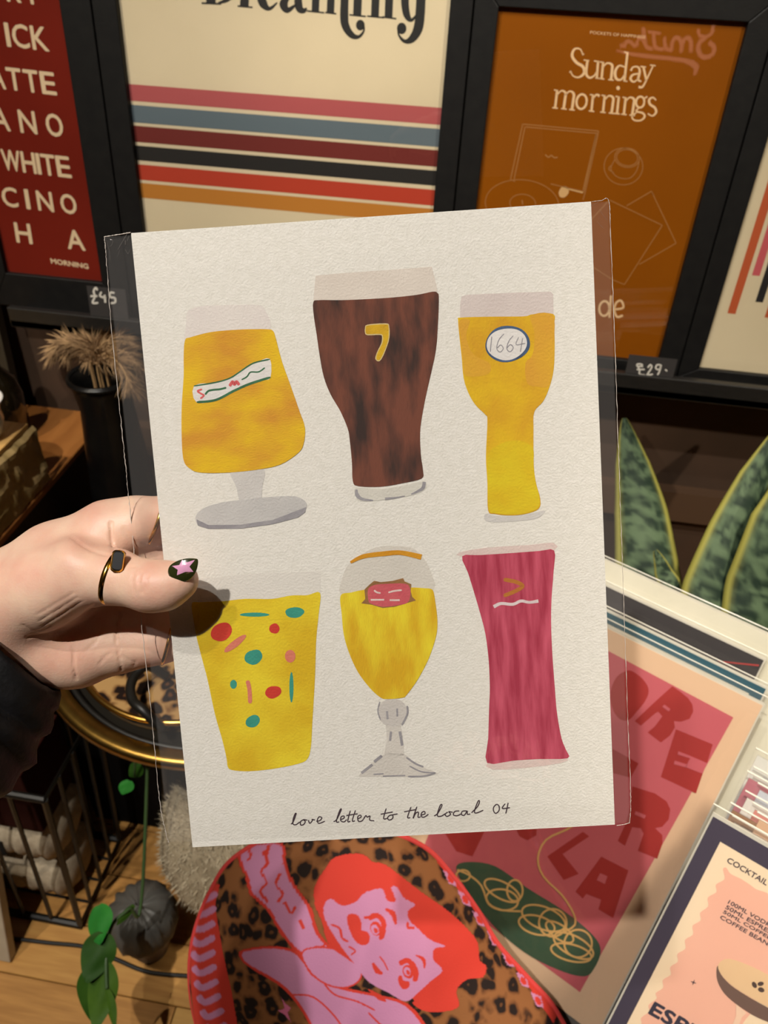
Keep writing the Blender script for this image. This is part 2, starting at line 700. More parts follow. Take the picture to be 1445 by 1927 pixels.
# --- ochre Sunday print
x0c = fx((939.4, 8), (895.9, 389))
x1c = fx((1406, 48), (1354, 250), (1241.3, 672))
y1c = fy((939.4, 7), (1406, 48))
y0c = fy((1157, 676), (1241, 684))
ochre = mat('ochre_print', '884a00', '824600', scale=6, rough=0.5, spec=0.08)
f3, s3 = framed('framed_print', 'ochre framed print with fine line drawings beside the snake plant', x0c, x1c, y0c, y1c,
                x0c - g23 - 0.0008, g34 - x1c - 0.0008, 0.03, ochre)
sC = crop(820, 0, 2.312)
T = []


def ts(pts, w=9.5):
    T.append(stroke(sC(pts), [x / 2.312 for x in w] if isinstance(w, (list, tuple)) else w / 2.312))


def serif(x, y, w=24):
    T.append(stroke(sC([(x - w / 2, y - 1), (x + w / 2, y + 2)]), 6 / 2.312))


ts([(640, 240), (628, 214), (603, 214), (593, 243), (612, 272), (640, 290), (645, 318), (622, 336), (597, 330), (586, 308)], [5, 6, 9, 12, 13, 13, 12, 8, 6, 5])
serif(640, 234, 10); serif(586, 314, 10)
ts([(660, 262), (654, 318), (668, 338), (688, 330), (700, 312)], [10, 11, 10, 7, 6]); ts([(706, 265), (700, 340)], 10); serif(655, 262); serif(700, 266); serif(706, 340)
ts([(728, 270), (721, 342)], 10); ts([(726, 295), (744, 275), (766, 282), (766, 310), (762, 346)], [5, 7, 11, 11, 11]); serif(722, 270, 16); serif(721, 342); serif(762, 347)
ts([(822, 292), (797, 286), (780, 312), (785, 342), (806, 346), (822, 322)], [6, 8, 12, 12, 8, 6]); ts([(834, 226), (820, 352)], 10); serif(827, 227, 16); serif(824, 352, 18)
ts([(848, 308), (858, 292), (880, 292), (887, 312), (880, 346), (894, 354)], [9, 7, 8, 10, 11, 6]); ts([(884, 320), (856, 326), (847, 344), (862, 356), (882, 340)], [6, 9, 11, 8, 5])
ts([(903, 292), (916, 350)], 10); ts([(946, 284), (914, 352), (898, 378), (882, 378)], [6, 7, 9, 11]); serif(902, 290); serif(944, 284)
ts([(528, 392), (519, 468)], 10); ts([(526, 415), (546, 395), (564, 404), (562, 430), (556, 472)], [5, 7, 11, 11, 11]); ts([(562, 415), (582, 397), (600, 408), (598, 436), (592, 476)], [5, 7, 11, 11, 11])
serif(522, 392, 16); serif(519, 469); serif(557, 473); serif(592, 477)
ts(ellipse(634, 442, 22, 32, 8, 14) + [ellipse(634, 442, 22, 32, 8, 14)[0]], 9.5)
ts([(684, 412), (677, 482)], 10); ts([(683, 432), (698, 412), (712, 418)], [5, 8, 12]); serif(678, 412, 16); serif(677, 483)
ts([(735, 415), (727, 488)], 10); ts([(734, 436), (752, 417), (771, 425), (770, 452), (764, 492)], [5, 7, 11, 11, 11]); serif(729, 415, 16); serif(727, 488); serif(764, 492)
ts([(796, 420), (788, 494)], 10); T.append(sC(ellipse(793, 383, 8, 9))); serif(790, 420, 16); serif(788, 494)
ts([(826, 424), (818, 496)], 10); ts([(825, 443), (843, 424), (862, 432), (860, 460), (854, 500)], [5, 7, 11, 11, 11]); serif(820, 424, 16); serif(818, 497); serif(854, 501)
ts(ellipse(889, 444, 18, 24, 8, 12) + [ellipse(889, 444, 18, 24, 8, 12)[0]], 9); ts([(904, 430), (920, 420)], 7)
ts([(882, 470), (872, 484), (900, 492), (908, 508), (890, 524), (862, 522), (854, 506), (872, 490)], [5, 8, 9, 9, 7, 7, 7, 5])
ts([(958, 436), (944, 424), (928, 434), (932, 454), (952, 468), (958, 488), (942, 504), (922, 494)], [6, 7, 10, 11, 11, 10, 7, 6])
pale_ink = mat('pale_peach_ink', 'ddb98a', rough=0.6)
ink(FS, T, pale_ink, f3, 'title', ZS)
T = []
ts(ellipse(733, 1342, 22, 32, 5, 12) + [ellipse(733, 1342, 22, 32, 5, 12)[0]], 9); ts([(762, 1285), (755, 1382)], 9)
ts([(778, 1346), (815, 1338), (806, 1308), (786, 1316), (776, 1346), (788, 1378), (814, 1372)], 9)
ink(FS, T, pale_ink, f3, 'lower_lettering', ZS)
mb = MB()
text_px(mb, FS, 'POCKETS OF HAPPINESS', sC([(672, 134), (912, 155), (911, 168), (671, 147)]), ZS)
mb.build('small_lettering', pale_ink, f3)
T = []
lw = 4.2
for poly_ in ([(378, 540), (708, 570), (650, 835)], [(378, 540), (325, 780)], [(388, 552), (698, 580), (640, 828)], [(388, 552), (340, 782)], [(325, 780), (345, 790)],
              [(700, 575), (645, 830)], [(500, 800), (650, 835), (640, 870)], [(755, 870), (985, 980), (820, 1238), (765, 1215)], [(830, 895), (938, 832), (1045, 1058), (885, 1150)],
              [(755, 870), (560, 1080)], [(560, 1080), (765, 1215)], [(938, 832), (948, 850)]):
    for a, b_ in zip(poly_[:-1], poly_[1:]):
        T.append(stroke(sC([a, b_]), lw / 2.312))
for e_ in ((375, 888, 160, 106, 5), (378, 885, 56, 40, 5), (832, 686, 54, 42, 8), (832, 686, 46, 35, 8), (816, 724, 84, 80, 0)):
    ep = ellipse(*e_, 36)
    T.append(stroke(sC(ep + [ep[0]]), 3.6 / 2.312, n=2, taper=False))
ts([(780, 690), (762, 735), (790, 770), (840, 776), (872, 745), (885, 700)], 3.6); ts([(768, 715), (752, 735), (775, 752)], 4)
ts([(475, 672), (490, 684), (502, 676), (515, 686), (530, 684)], 6); ts([(375, 870), (378, 890)], 5)
ink(FS, T, mat('faint_line_ink', '9c682e', rough=0.6), f3, 'line_drawing', ZS)
T = [sC(smooth([(535, 835), (550, 812), (572, 815), (578, 838), (560, 858), (540, 856)]))]
T.append(stroke(sC([(570, 820), (640, 838)]), 3))
ink(FS, T, mat('pale_blot_ink', 'c9a06a', rough=0.6), f3, 'drawn_blot', ZS)

# --- cream print with upright bars
x0d = fx((1355, 560), (1316, 695))
y0d = fy((1316, 695), (1445, 707.7))
f4, s4 = framed('framed_print', 'cream framed print with upright bars in orange, pink and black', x0d, x0d + 0.30, y0d, y0d + 0.42,
                x0d - g34 - 0.0008, 0.028, 0.03, cream_sheet)
for nm, c, a, b_ in (('bar_orange', 'b5532c', (1268, 1362), (1303, 1367)), ('bar_pink', 'c0565c', (1375, 1197), (1408, 1201)),
                     ('bar_black', '1e1c1d', (1390, 1312), (1422, 1317)), ('bar_orange', 'b5532c', (1430, 1380), (1464, 1385))):
    p, q = (FS.loc(x) for x in sC([a, b_]))
    m_ = MB()
    flatpoly(m_, [(p.x, (p.y + q.y) / 2), (q.x, (p.y + q.y) / 2), (q.x, y0d + 0.37), (p.x, y0d + 0.37)], ZS)
    m_.build('bar', mat(nm, c, rough=0.5), f4)
for i in range(3):
    m_ = MB()
    xx = x0d + 0.155 + i * 0.036
    flatpoly(m_, [(xx, y0d + 0.07 + 0.03 * (i % 2)), (xx + .018, y0d + 0.07 + 0.03 * (i % 2)), (xx + .018, y0d + 0.37), (xx, y0d + 0.37)], ZS)
    m_.build('bar', [MATS['bar_pink'], MATS['bar_black'], MATS['bar_orange']][i], f4)

# --- price tags standing on the lip of the ledge
TP = Plane(Vector((0, LY + 0.004, z_lip)), (1, 0, 0), (0, 0.10, 1))
chalk = mat('chalk_ink', 'b9b4aa', rough=0.9)
tag_card = mat('black_tag_card', '201c1b', rough=0.7)


def price_tag(label, quad, shapes):
    q = [TP.loc(p) for p in quad]
    x0_, x1_ = (q[0].x + q[3].x) / 2, (q[1].x + q[2].x) / 2
    y1_ = (q[0].y + q[1].y) / 2
    e = empty('price_tag', m=TP.matrix())
    tag(e, label, 'price tag')
    box(MB(), ((x0_ + x1_) / 2, y1_ / 2 - 0.0005, -0.0008), (x1_ - x0_, y1_ + 0.001, 0.0012)).build('card', tag_card, e)
    flat(TP, shapes, 0.0004).build('chalk_price', chalk, e)


pC = crop(1140, 560, 4.738)
price_tag('black price tag chalked £29 at the foot of the ochre print', pC([(188, 515), (640, 545), (600, 715), (186, 695)]),
          [stroke(pC(p), 13 / 4.738) for p in ([(330, 600), (300, 590), (275, 600), (300, 640), (300, 680), (350, 690)], [(275, 640), (345, 640)], [(275, 612), (330, 612)],
                                                [(372, 625), (395, 598), (408, 620), (375, 675), (368, 690), (420, 682)],
                                                [(490, 600), (455, 600), (445, 630), (475, 640), (492, 600), (480, 650), (460, 690)], [(528, 640), (545, 655)])])
pD = crop(0, 440, 6.02)
price_tag('black price tag chalked £45 under the narrow red print', pD([(985, 585), (1420, 640), (1440, 850), (1000, 795)]),
          [stroke(pD(p), 22 / 6.02) for p in ([(1105, 640), (1085, 610), (1062, 650), (1075, 710), (1050, 780), (1115, 780)], [(1025, 705), (1105, 705)],
                                               [(1150, 655), (1135, 705), (1205, 725)], [(1185, 690), (1195, 780)],
                                               [(1300, 670), (1250, 665), (1250, 715), (1300, 725), (1305, 775), (1255, 785)])])

# ------------------------------------------------------------------ the held art print in its clear sleeve
cTL, cTR, cBR, cBL = at(246.4, 438.6, 0.3523), at(1112, 379.2, 0.3484), at(1156.9, 1551.7, 0.3801), at(362.2, 1594.4, 0.3840)
PP = Plane(cBL, (cTR - cTL) + (cBR - cBL), (cTL - cBL) + (cTR - cBR))
art = empty('art_print', m=PP.matrix())
tag(art, 'watercolour art print of six drinks in a clear sleeve, held in the hand', 'art print')
lp = [PP.loc(p) for p in ((246.4, 438.6), (1112, 379.2), (1156.9, 1551.7), (362.2, 1594.4))]
paper_mat = mat('watercolour_paper', 'e6e1d8', 'e0dbd1', scale=300, rough=0.95, bump=0.35, bscale=900, spec=0.03)
mb = MB()
qv = [(p.x, p.y, 0.0) for p in (lp[3], lp[2], lp[1], lp[0])]
mb.add(qv + [(a, b, -0.0006) for a, b, _ in qv], [(0, 1, 2, 3), (7, 6, 5, 4), (0, 4, 5, 1), (1, 5, 6, 2), (2, 6, 7, 3), (3, 7, 4, 0)])
paper = mb.build('paper_sheet', paper_mat, art)


def wc(name, c1, c2, scale=90, stretch=(1, 1, 1), contrast=(0.32, 0.68), c3=None):
    """watercolour wash: two tones of pigment in soft blotches or streaks, with paper grain"""
    return mat('wash_' + name, c1, c2, scale=scale, stretch=stretch, rough=0.9, bump=0.3, bscale=900, spec=0.05, contrast=contrast, detail=6)


ZP = [0.00006]


def paint(name, shapes, m, lift=0.00004):
    ZP[0] += lift
    if ZP[0] > 0.0009:
        ZP[0] = 0.0009
    if len(shapes) > 1 and all(x[0] != 'strip' for x in shapes):
        for x in shapes:
            flat(PP, [x], ZP[0]).build(name, m, paper)
        return
    return flat(PP, shapes, ZP[0]).build(name, m, paper)


def layer(z):
    ZP[0] = z


foam = wc('foam', 'dcd2cc', 'e0d8d0', 60)
glassgrey = wc('glass_grey', 'bdb9b6', 'c8c4c0', 70)
palegrey = wc('pale_grey', 'd0cbc6', 'c9c4bf', 70)
greyline = wc('grey_line', 'a09c9e', '8d898e', 120)
whitep = wc('white_gouache', 'e2ddd8', 'd9d4d0', 90)

# 1: stemmed glass with ribbon label
A = crop(190, 370, 2.965)
layer(0.00006)
paint('painted_foam', [A(smooth([(483, 640), (560, 612), (700, 605), (870, 605), (915, 630), (938, 745), (720, 755), (560, 775), (468, 805), (475, 720)], 4))], foam)
paint('painted_stem', [A(smooth([(722, 1535), (820, 1530), (912, 1525), (900, 1620), (895, 1700), (870, 1732), (800, 1738), (770, 1690), (755, 1620)], 4))], palegrey)
paint('painted_foot', [A(smooth([(530, 1780), (580, 1735), (680, 1705), (800, 1690), (950, 1675), (1080, 1672), (1140, 1700), (1145, 1740), (1100, 1785), (960, 1825), (780, 1850), (600, 1850), (540, 1830)], 4))], glassgrey)
paint('painted_foot_edge', [A([(533, 1800), (600, 1832), (780, 1830), (960, 1803), (1145, 1732), (1140, 1760), (1100, 1790), (960, 1827), (780, 1852), (600, 1854), (540, 1834)])], greyline)
paint('painted_beer', [A(smooth([(470, 800), (500, 785), (620, 755), (780, 742), (925, 740), (960, 750), (975, 790), (1010, 920), (1060, 1060), (1105, 1190), (1138, 1290), (1130, 1380), (1100, 1430), (1000, 1495), (860, 1525), (700, 1540), (560, 1540), (500, 1520), (460, 1465), (450, 1300), (452, 1150), (462, 1000), (462, 880)], 4))],
      wc('amber_ale', 'd0922a', 'e2b81a', 38, (1, 1.6, 1), (0.36, 0.64)))
paint('painted_ribbon', [A(smooth([(520, 1055), (640, 1038), (720, 1015), (800, 965), (870, 925), (943, 905), (946, 1010), (900, 1025), (820, 1050), (740, 1090), (660, 1130), (535, 1150)], 3))], whitep)
green = wc('bottle_green', '3f7350', '2f5c3e', 150)
paint('painted_ribbon_edge', [stroke(A(p), w / 2.965) for p, w in (([(518, 1057), (640, 1037), (720, 1013), (780, 975), (850, 930), (943, 908)], 8), ([(535, 1147), (640, 1135), (740, 1085), (830, 1045), (946, 1008)], 13),
      ([(582, 1105), (600, 1085), (630, 1078), (665, 1075), (700, 1066)], 11), ([(785, 1022), (815, 1005), (835, 980), (880, 978), (915, 955)], 8))], green)
paint('painted_letters', [stroke(A(p), w / 2.965) for p, w in (([(565, 1075), (540, 1085), (560, 1100), (575, 1110), (555, 1127)], 10), ([(718, 1058), (735, 1033), (745, 1048), (757, 1033), (772, 1052)], 17))],
      wc('coral', 'd2545a', 'da6a66', 120))

# 2: dark stout
B = crop(570, 480, 3.855)
layer(0.00006)
paint('painted_foam', [B(smooth([(92, 150), (300, 130), (600, 110), (935, 85), (978, 265), (700, 310), (300, 335), (75, 340)], 1))], wc('stout_foam', 'd5c9bd', 'dbd0c4', 60))
paint('painted_base', [B(smooth([(385, 1690), (560, 1695), (720, 1675), (880, 1640), (885, 1700), (800, 1740), (600, 1775), (420, 1785), (385, 1750)], 4))], wc('base_grey', 'd6d1c6', 'cfcabf', 80))
paint('painted_base_marks', [stroke(B(p), [x / 3.855 for x in w]) for p, w in (([(388, 1700), (393, 1740), (430, 1770), (510, 1780)], (14, 30, 22, 8)), ([(595, 1768), (660, 1762), (740, 1748)], (20, 14, 6)), ([(785, 1735), (830, 1715), (870, 1690), (880, 1645)], (8, 18, 26, 24)))], greyline)
paint('painted_stout', [B(smooth([(75, 345), (120, 327), (300, 327), (600, 312), (820, 290), (940, 266), (975, 275), (985, 310), (980, 480), (965, 680), (935, 830), (905, 960), (870, 1130), (850, 1280), (855, 1450), (870, 1560), (860, 1620), (720, 1655), (560, 1680), (400, 1675), (362, 1640), (355, 1500), (340, 1350), (325, 1260), (270, 1130), (200, 1010), (150, 880), (120, 720), (100, 580), (80, 450)], 4))],
      wc('stout', '744130', '35241f', 75, (1.6, 0.42, 1), (0.40, 0.66)))
paint('painted_numeral_edge', [B(smooth([(450, 532), (468, 505), (602, 496), (626, 518), (627, 602), (606, 674), (576, 744), (550, 772), (524, 752), (540, 698), (568, 640), (573, 592), (556, 580), (468, 582), (450, 564)], 3))], wc('cream_edge', 'd9c48c', 'd0b878', 90))
paint('painted_numeral', [B(smooth([(456, 532), (471, 512), (600, 503), (620, 520), (620, 600), (600, 670), (570, 740), (550, 763), (532, 749), (546, 700), (576, 640), (580, 590), (560, 572), (470, 574), (456, 560)], 3))], wc('gold', 'd9ae1e', 'c79a1a', 120))

# 3: tall yellow glass with oval badge
C_ = crop(840, 370, 2.964)
layer(0.00006)
paint('painted_foam', [C_([(76, 600), (85, 556), (120, 547), (350, 537), (580, 530), (595, 545), (597, 660), (430, 672), (76, 682)])], wc('rose_foam', 'd5c8c2', 'cfc1bb', 60))
paint('painted_base', [C_(smooth([(218, 1768), (300, 1783), (440, 1773), (540, 1750), (540, 1770), (480, 1800), (300, 1815), (220, 1808)], 3))], palegrey)
m3g = wc('lager', 'd09a1c', 'dfb616', 45, (1, 0.8, 1), (0.36, 0.64))
paint('painted_beer', [C_(smooth([(65, 690), (80, 675), (250, 670), (430, 668), (480, 657), (595, 655), (600, 720), (603, 820), (598, 960), (575, 1060), (540, 1140), (490, 1200), (485, 1300), (487, 1500), (500, 1600), (522, 1680), (515, 1740), (440, 1770), (350, 1778), (270, 1770), (232, 1750), (228, 1600), (220, 1450), (228, 1250), (215, 1215), (160, 1160), (120, 1090), (95, 1010), (85, 900), (72, 780)], 4))], m3g)
paint('painted_peach', [C_(smooth(p, 5)) for p in ([(470, 665), (592, 662), (598, 820), (592, 960), (570, 1055), (510, 1060), (450, 1040), (440, 930), (480, 880), (490, 760)], [(70, 695), (130, 690), (110, 780), (150, 880), (240, 930), (230, 990), (110, 1000), (92, 930), (80, 800)])], wc('peach', 'd49b30', 'd8a52c', 60))  # peach pigment patches on the drawn lager
paint('painted_lemon', [C_(smooth([(232, 1440), (300, 1380), (400, 1360), (480, 1400), (485, 1500), (498, 1600), (518, 1680), (510, 1735), (440, 1765), (350, 1772), (270, 1765), (236, 1745), (232, 1600)], 5))], wc('lemon', 'dcc51a', 'd6b212', 50, (1, 1, 1), (0.36, 0.64)))
paint('painted_badge_ring', [C_(ellipse(340, 822, 125, 101, -8, 40, 0.015))], wc('slate_blue', '4d6688', '33415a', 100))
paint('painted_badge', [C_(ellipse(336, 823, 113, 88, -8, 40, 0.015))], whitep)
paint('painted_digits', [stroke(C_(p), 5.5 / 2.964) for p in ([(252, 782), (244, 866)], [(320, 766), (292, 800), (280, 846), (298, 868), (316, 848), (302, 828), (282, 846)], [(372, 776), (348, 806), (336, 848), (354, 866), (372, 844), (356, 826), (338, 844)], [(402, 784), (388, 826), (440, 818)], [(424, 790), (412, 866)])], greyline)

# 4: spotted tumbler
Dc = crop(320, 1040, 4.378)
layer(0.00006)
paint('painted_foam', [Dc([(205, 215), (450, 195), (700, 170), (1240, 152), (1236, 335), (870, 385), (600, 390), (232, 412)])], wc('faint_foam', 'dbd5cc', 'ded8cf', 50))
paint('painted_beer', [Dc(smooth([(180, 420), (250, 408), (430, 400), (620, 380), (840, 380), (1000, 352), (1130, 350), (1235, 330), (1225, 500), (1205, 700), (1198, 900), (1190, 1100), (1172, 1400), (1160, 1600), (1130, 1700), (1050, 1740), (850, 1780), (650, 1800), (510, 1790), (475, 1760), (465, 1690), (430, 1540), (370, 1330), (310, 1050), (260, 860), (220, 700), (195, 560)], 4))], wc('yellow', 'd6b014', 'e6cd28', 38, (1, 1, 1), (0.36, 0.64)))
teal = wc('teal', '3a9a86', '318a7a', 100)
redp = wc('poppy', 'cf3b2a', 'c63428', 100)
salmon = wc('salmon', 'd4705c', 'd88068', 100)
paint('painted_teal_spot', [Dc(ellipse(697, 510, 122, 17, 0, 28, .02)), Dc(ellipse(1027, 492, 78, 44, -3, 28, .03)), Dc(ellipse(688, 860, 75, 60, -20, 28, .03)), Dc(ellipse(523, 1084, 28, 37, 0)), Dc(ellipse(1000, 1108, 17, 126, 0)), Dc(ellipse(682, 1388, 62, 48, -30, 28, .02))], teal)
paint('painted_red_spot', [Dc(ellipse(424, 652, 92, 72, -30, 28, .02)), Dc(ellipse(860, 624, 43, 42, 0, 28, .03)), Dc(ellipse(850, 1148, 68, 50, -15, 28, .03))], redp)
paint('painted_salmon_spot', [Dc(ellipse(537, 748, 112, 28, -38, 28, .02)), Dc(ellipse(990, 852, 43, 52)), stroke(Dc([(638, 1052), (655, 1130), (660, 1240)]), 34 / 4.378)], salmon)

# 5: chalice
Ec = crop(620, 1010, 3.933)
layer(0.00006)
paint('painted_bowl', [Ec(smooth([(80, 425), (95, 300), (150, 195), (300, 95), (420, 70), (600, 80), (690, 150), (745, 250), (768, 395), (500, 400), (250, 410)], 3))], wc('bowl_grey', 'd6cfc4', 'd0c9be', 50))
paint('painted_foot', [Ec(smooth([(395, 1612), (480, 1606), (560, 1612), (640, 1680), (720, 1715), (790, 1745), (780, 1760), (600, 1775), (400, 1775), (240, 1775), (225, 1755), (300, 1690)], 3)), Ec([(415, 1390), (525, 1390), (545, 1500), (552, 1618), (400, 1620), (425, 1500)])], wc('foot_grey', 'd3ccc3', 'cdc6bd', 70))
paint('painted_knop', [Ec(ellipse(467, 1300, 110, 105, 0, 36))], wc('knop_grey', 'cbc4bd', 'c5beb8', 70))
paint('painted_glass_marks', [stroke(Ec(p), w / 3.933) for p, w in (([(425, 1290), (430, 1350)], 16), ([(500, 1270), (502, 1330)], 13), ([(372, 1220), (358, 1290), (378, 1355)], 10), ([(574, 1250), (576, 1310), (535, 1395)], 14), ([(455, 1440), (448, 1510)], 17), ([(520, 1440), (538, 1545)], 20),
      ([(388, 1620), (330, 1665)], 22), ([(318, 1685), (236, 1748)], 20), ([(568, 1632), (640, 1680), (695, 1702)], 14), ([(590, 1695), (680, 1738), (785, 1746)], 11), ([(325, 1757), (400, 1753)], 9), ([(395, 1771), (560, 1766)], 10), ([(580, 1774), (700, 1770), (785, 1748)], 13))], greyline)
paint('painted_beer', [Ec(smooth([(82, 435), (160, 412), (255, 392), (400, 382), (600, 375), (700, 380), (750, 385), (770, 410), (785, 500), (797, 600), (795, 700), (770, 800), (725, 920), (650, 1060), (570, 1170), (540, 1190), (440, 1200), (380, 1190), (300, 1120), (210, 1000), (145, 860), (105, 720), (90, 570)], 4))], wc('straw', 'd6a812', 'e8d22a', 60, (1.8, 0.5, 1), (0.36, 0.64)))
paint('painted_rim', [stroke(Ec([(155, 190), (250, 145), (400, 125), (530, 118), (680, 150)]), [18 / 3.933, 32 / 3.933, 36 / 3.933, 34 / 3.933, 40 / 3.933])], wc('orange_rim', 'd1931c', 'cc8a18', 90))
paint('painted_crest_edge', [Ec([(235, 492), (265, 460), (258, 390), (300, 350), (330, 325), (380, 335), (470, 325), (545, 305), (555, 330), (605, 350), (600, 400), (612, 445), (640, 470), (590, 485), (480, 518), (390, 526), (310, 502)])], wc('umber', '9a6f42', '8a6038', 90))
paint('painted_crest', [Ec(smooth([(285, 390), (330, 357), (430, 347), (560, 347), (595, 380), (598, 430), (575, 488), (480, 510), (390, 516), (310, 496), (288, 470)], 4))], wc('raspberry', 'c24a58', 'cf6468', 80))
paint('painted_crest_marks', [stroke(Ec(p), 13 / 3.933) for p in ([(330, 395), (350, 410), (378, 416)], [(435, 412), (480, 400), (535, 394)], [(305, 466), (405, 465)], [(445, 468), (520, 468)])], wc('blush_white', 'e3cfc8', 'dcc0ba', 90))

# 6: crimson waisted glass
Fc = crop(840, 1000, 3.211)
layer(0.00006)
paint('painted_foam', [Fc(smooth([(82, 125), (250, 97), (500, 82), (645, 68), (650, 116), (400, 132), (95, 152)], 2)), Fc(smooth([(250, 1396), (480, 1384), (725, 1370), (690, 1400), (480, 1428), (280, 1440)], 2))], wc('pink_foam', 'd8bcb6', 'd9c8c0', 60))
paint('painted_cider', [Fc(smooth([(95, 150), (200, 143), (400, 130), (560, 118), (650, 115), (648, 230), (635, 400), (632, 560), (640, 750), (655, 950), (668, 1100), (695, 1250), (722, 1320), (732, 1370), (560, 1375), (400, 1385), (245, 1398), (252, 1250), (258, 1050), (262, 950), (255, 780), (235, 620), (205, 500), (170, 380), (130, 250)], 3))], wc('crimson', 'a22c44', 'c9546a', 120, (2.2, 0.28, 1), (0.36, 0.68)))
paint('painted_arrow', [stroke(Fc([(345, 290), (420, 305), (460, 330), (420, 358), (345, 390)]), 24 / 3.211)], wc('ochre_mark', 'b8742a', 'b06a28', 90))
paint('painted_squiggle', [stroke(Fc([(285, 455), (330, 435), (400, 440), (450, 420), (500, 428), (555, 420)]), [22 / 3.211, 18 / 3.211, 18 / 3.211, 18 / 3.211, 16 / 3.211, 20 / 3.211])], wc('squiggle_white', 'ded0cf', 'd3c2c2', 90))

# handwritten caption
Gc = crop(500, 1480, 2.89)
cap = [[(137, 205), (150, 190), (165, 150), (160, 148), (150, 175), (148, 203), (165, 207), (185, 192)], [(205, 180), (190, 190), (190, 208), (205, 207), (215, 190), (205, 180), (227, 183)],
       [(232, 182), (240, 200), (255, 182), (250, 178), (268, 182)], [(275, 190), (295, 184), (305, 170), (290, 165), (280, 185), (290, 200), (322, 188)],
       [(368, 190), (385, 180), (410, 128), (405, 125), (390, 165), (385, 192), (400, 192)], [(405, 180), (425, 172), (425, 160), (410, 165), (408, 185), (425, 192), (440, 180)],
       [(460, 130), (446, 188), (460, 188)], [(488, 128), (471, 185), (485, 186)], [(438, 157), (500, 148)], [(500, 175), (518, 166), (514, 155), (500, 165), (504, 188), (520, 188), (531, 178)],
       [(531, 178), (544, 158), (552, 166), (566, 160), (566, 182), (590, 186)], [(655, 118), (641, 172), (660, 173)], [(625, 150), (690, 138)],
       [(675, 155), (662, 170), (672, 182), (690, 172), (690, 155), (676, 156), (718, 148)], [(790, 110), (771, 166), (786, 168)], [(752, 137), (815, 125)],
       [(822, 108), (801, 172), (815, 145), (830, 140), (828, 166), (842, 164)], [(842, 156), (865, 148), (862, 135), (848, 142), (845, 160), (860, 166), (885, 150)],
       [(915, 160), (935, 145), (958, 103), (950, 100), (935, 140), (935, 160), (955, 160), (975, 147)], [(990, 138), (975, 150), (985, 162), (1005, 150), (995, 136), (1017, 140)],
       [(1052, 132), (1028, 135), (1020, 153), (1040, 158), (1062, 148)], [(1092, 131), (1068, 135), (1065, 152), (1080, 155), (1095, 132), (1096, 150), (1112, 148)],
       [(1118, 142), (1150, 110), (1162, 82), (1155, 78), (1140, 115), (1135, 140), (1150, 142), (1183, 128)],
       [(1255, 95), (1240, 110), (1238, 130), (1250, 145), (1268, 130), (1268, 105), (1255, 95)], [(1302, 92), (1286, 118), (1328, 114)], [(1318, 88), (1305, 146)]]
layer(0.0001)
inkm = mat('plum_ink', '3b2630', rough=0.6)
for p in cap:
    flat(PP, [stroke(Gc(p), 6.2 / 2.89, n=6)], ZP[0]).build('caption_stroke', inkm, paper)
    ZP[0] += 0.000004

# clear sleeve: front and back film, sealed edge, tucked corner
film_mat = film('clear_sleeve_film', gloss=0.010, haze=0.025, rough=0.03, edge=0.10, bump=0.12, bscale=45)
sl = [PP.loc(p) for p in ((197, 446), (1145, 379), (1185, 1549), (322, 1596))]
sl[3] = PP.loc((318, 1585))


def sleeve_grid(zfun, name, nu=70, nv=90):
    mb_ = MB()
    v, f = [], []
    for j in range(nv + 1):
        t = j / nv
        for i in range(nu + 1):
            s = i / nu
            p = (sl[0] * (1 - s) + sl[1] * s) * (1 - t) + (sl[3] * (1 - s) + sl[2] * s) * t
            v.append((p.x, p.y, zfun(s, t, p)))
    for j in range(nv):
        for i in range(nu):
            a = j * (nu + 1) + i
            f.append((a, a + nu + 1, a + nu + 2, a + 1))
    mb_.add(v, f)
    return mb_.build(name, film_mat, art, shade=True)


def zf(s, t, p):
    edge = min(s, 1 - s, t, 1 - t)
    w = mnoise.noise(Vector((p.x * 40, p.y * 14, 0.3)))
    return 0.0003 + min(edge / 0.05, 1) * (0.0011 + 0.0002 * w) + (0.0006 * w if s < 0.055 or s > 0.965 else 0)


sleeve_grid(zf, 'sleeve_front')
sleeve_grid(lambda s, t, p: -0.0009 - min(min(s, 1 - s, t, 1 - t) / 0.05, 1) * 0.0006, 'sleeve_back', 30, 40)
seam_mat = mat('sealed_film_edge', 'cfc4ba', rough=0.25, spec=0.8)
rnd = random.Random(3)


def seam(pts, r, jit):
    S = smooth(pts, 24, closed=False)
    P = []
    for x, y_ in S:
        q = PP.loc((x + rnd.uniform(-jit, jit), y_))
        P.append((q.x, q.y, 0.0003))
    tube(MB(), P, [r * rnd.uniform(0.35, 1.2) for _ in P], 6).build('sleeve_seam', seam_mat, art, shade=True)


seam([(197, 446), (201, 495), (212, 640), (232, 830), (245, 960), (262, 1130), (285, 1340), (300, 1500), (312, 1565), (318, 1585)], 0.00022, 0.7)
seam([(197, 446), (222, 442), (246, 438)], 0.0003, 0.3)
seam([(1113, 380), (1130, 378), (1145, 379), (1149, 450), (1158, 690), (1165, 900), (1172, 1100), (1180, 1330), (1186, 1480), (1185, 1540), (1180, 1549), (1160, 1553)], 0.00018, 0.5)
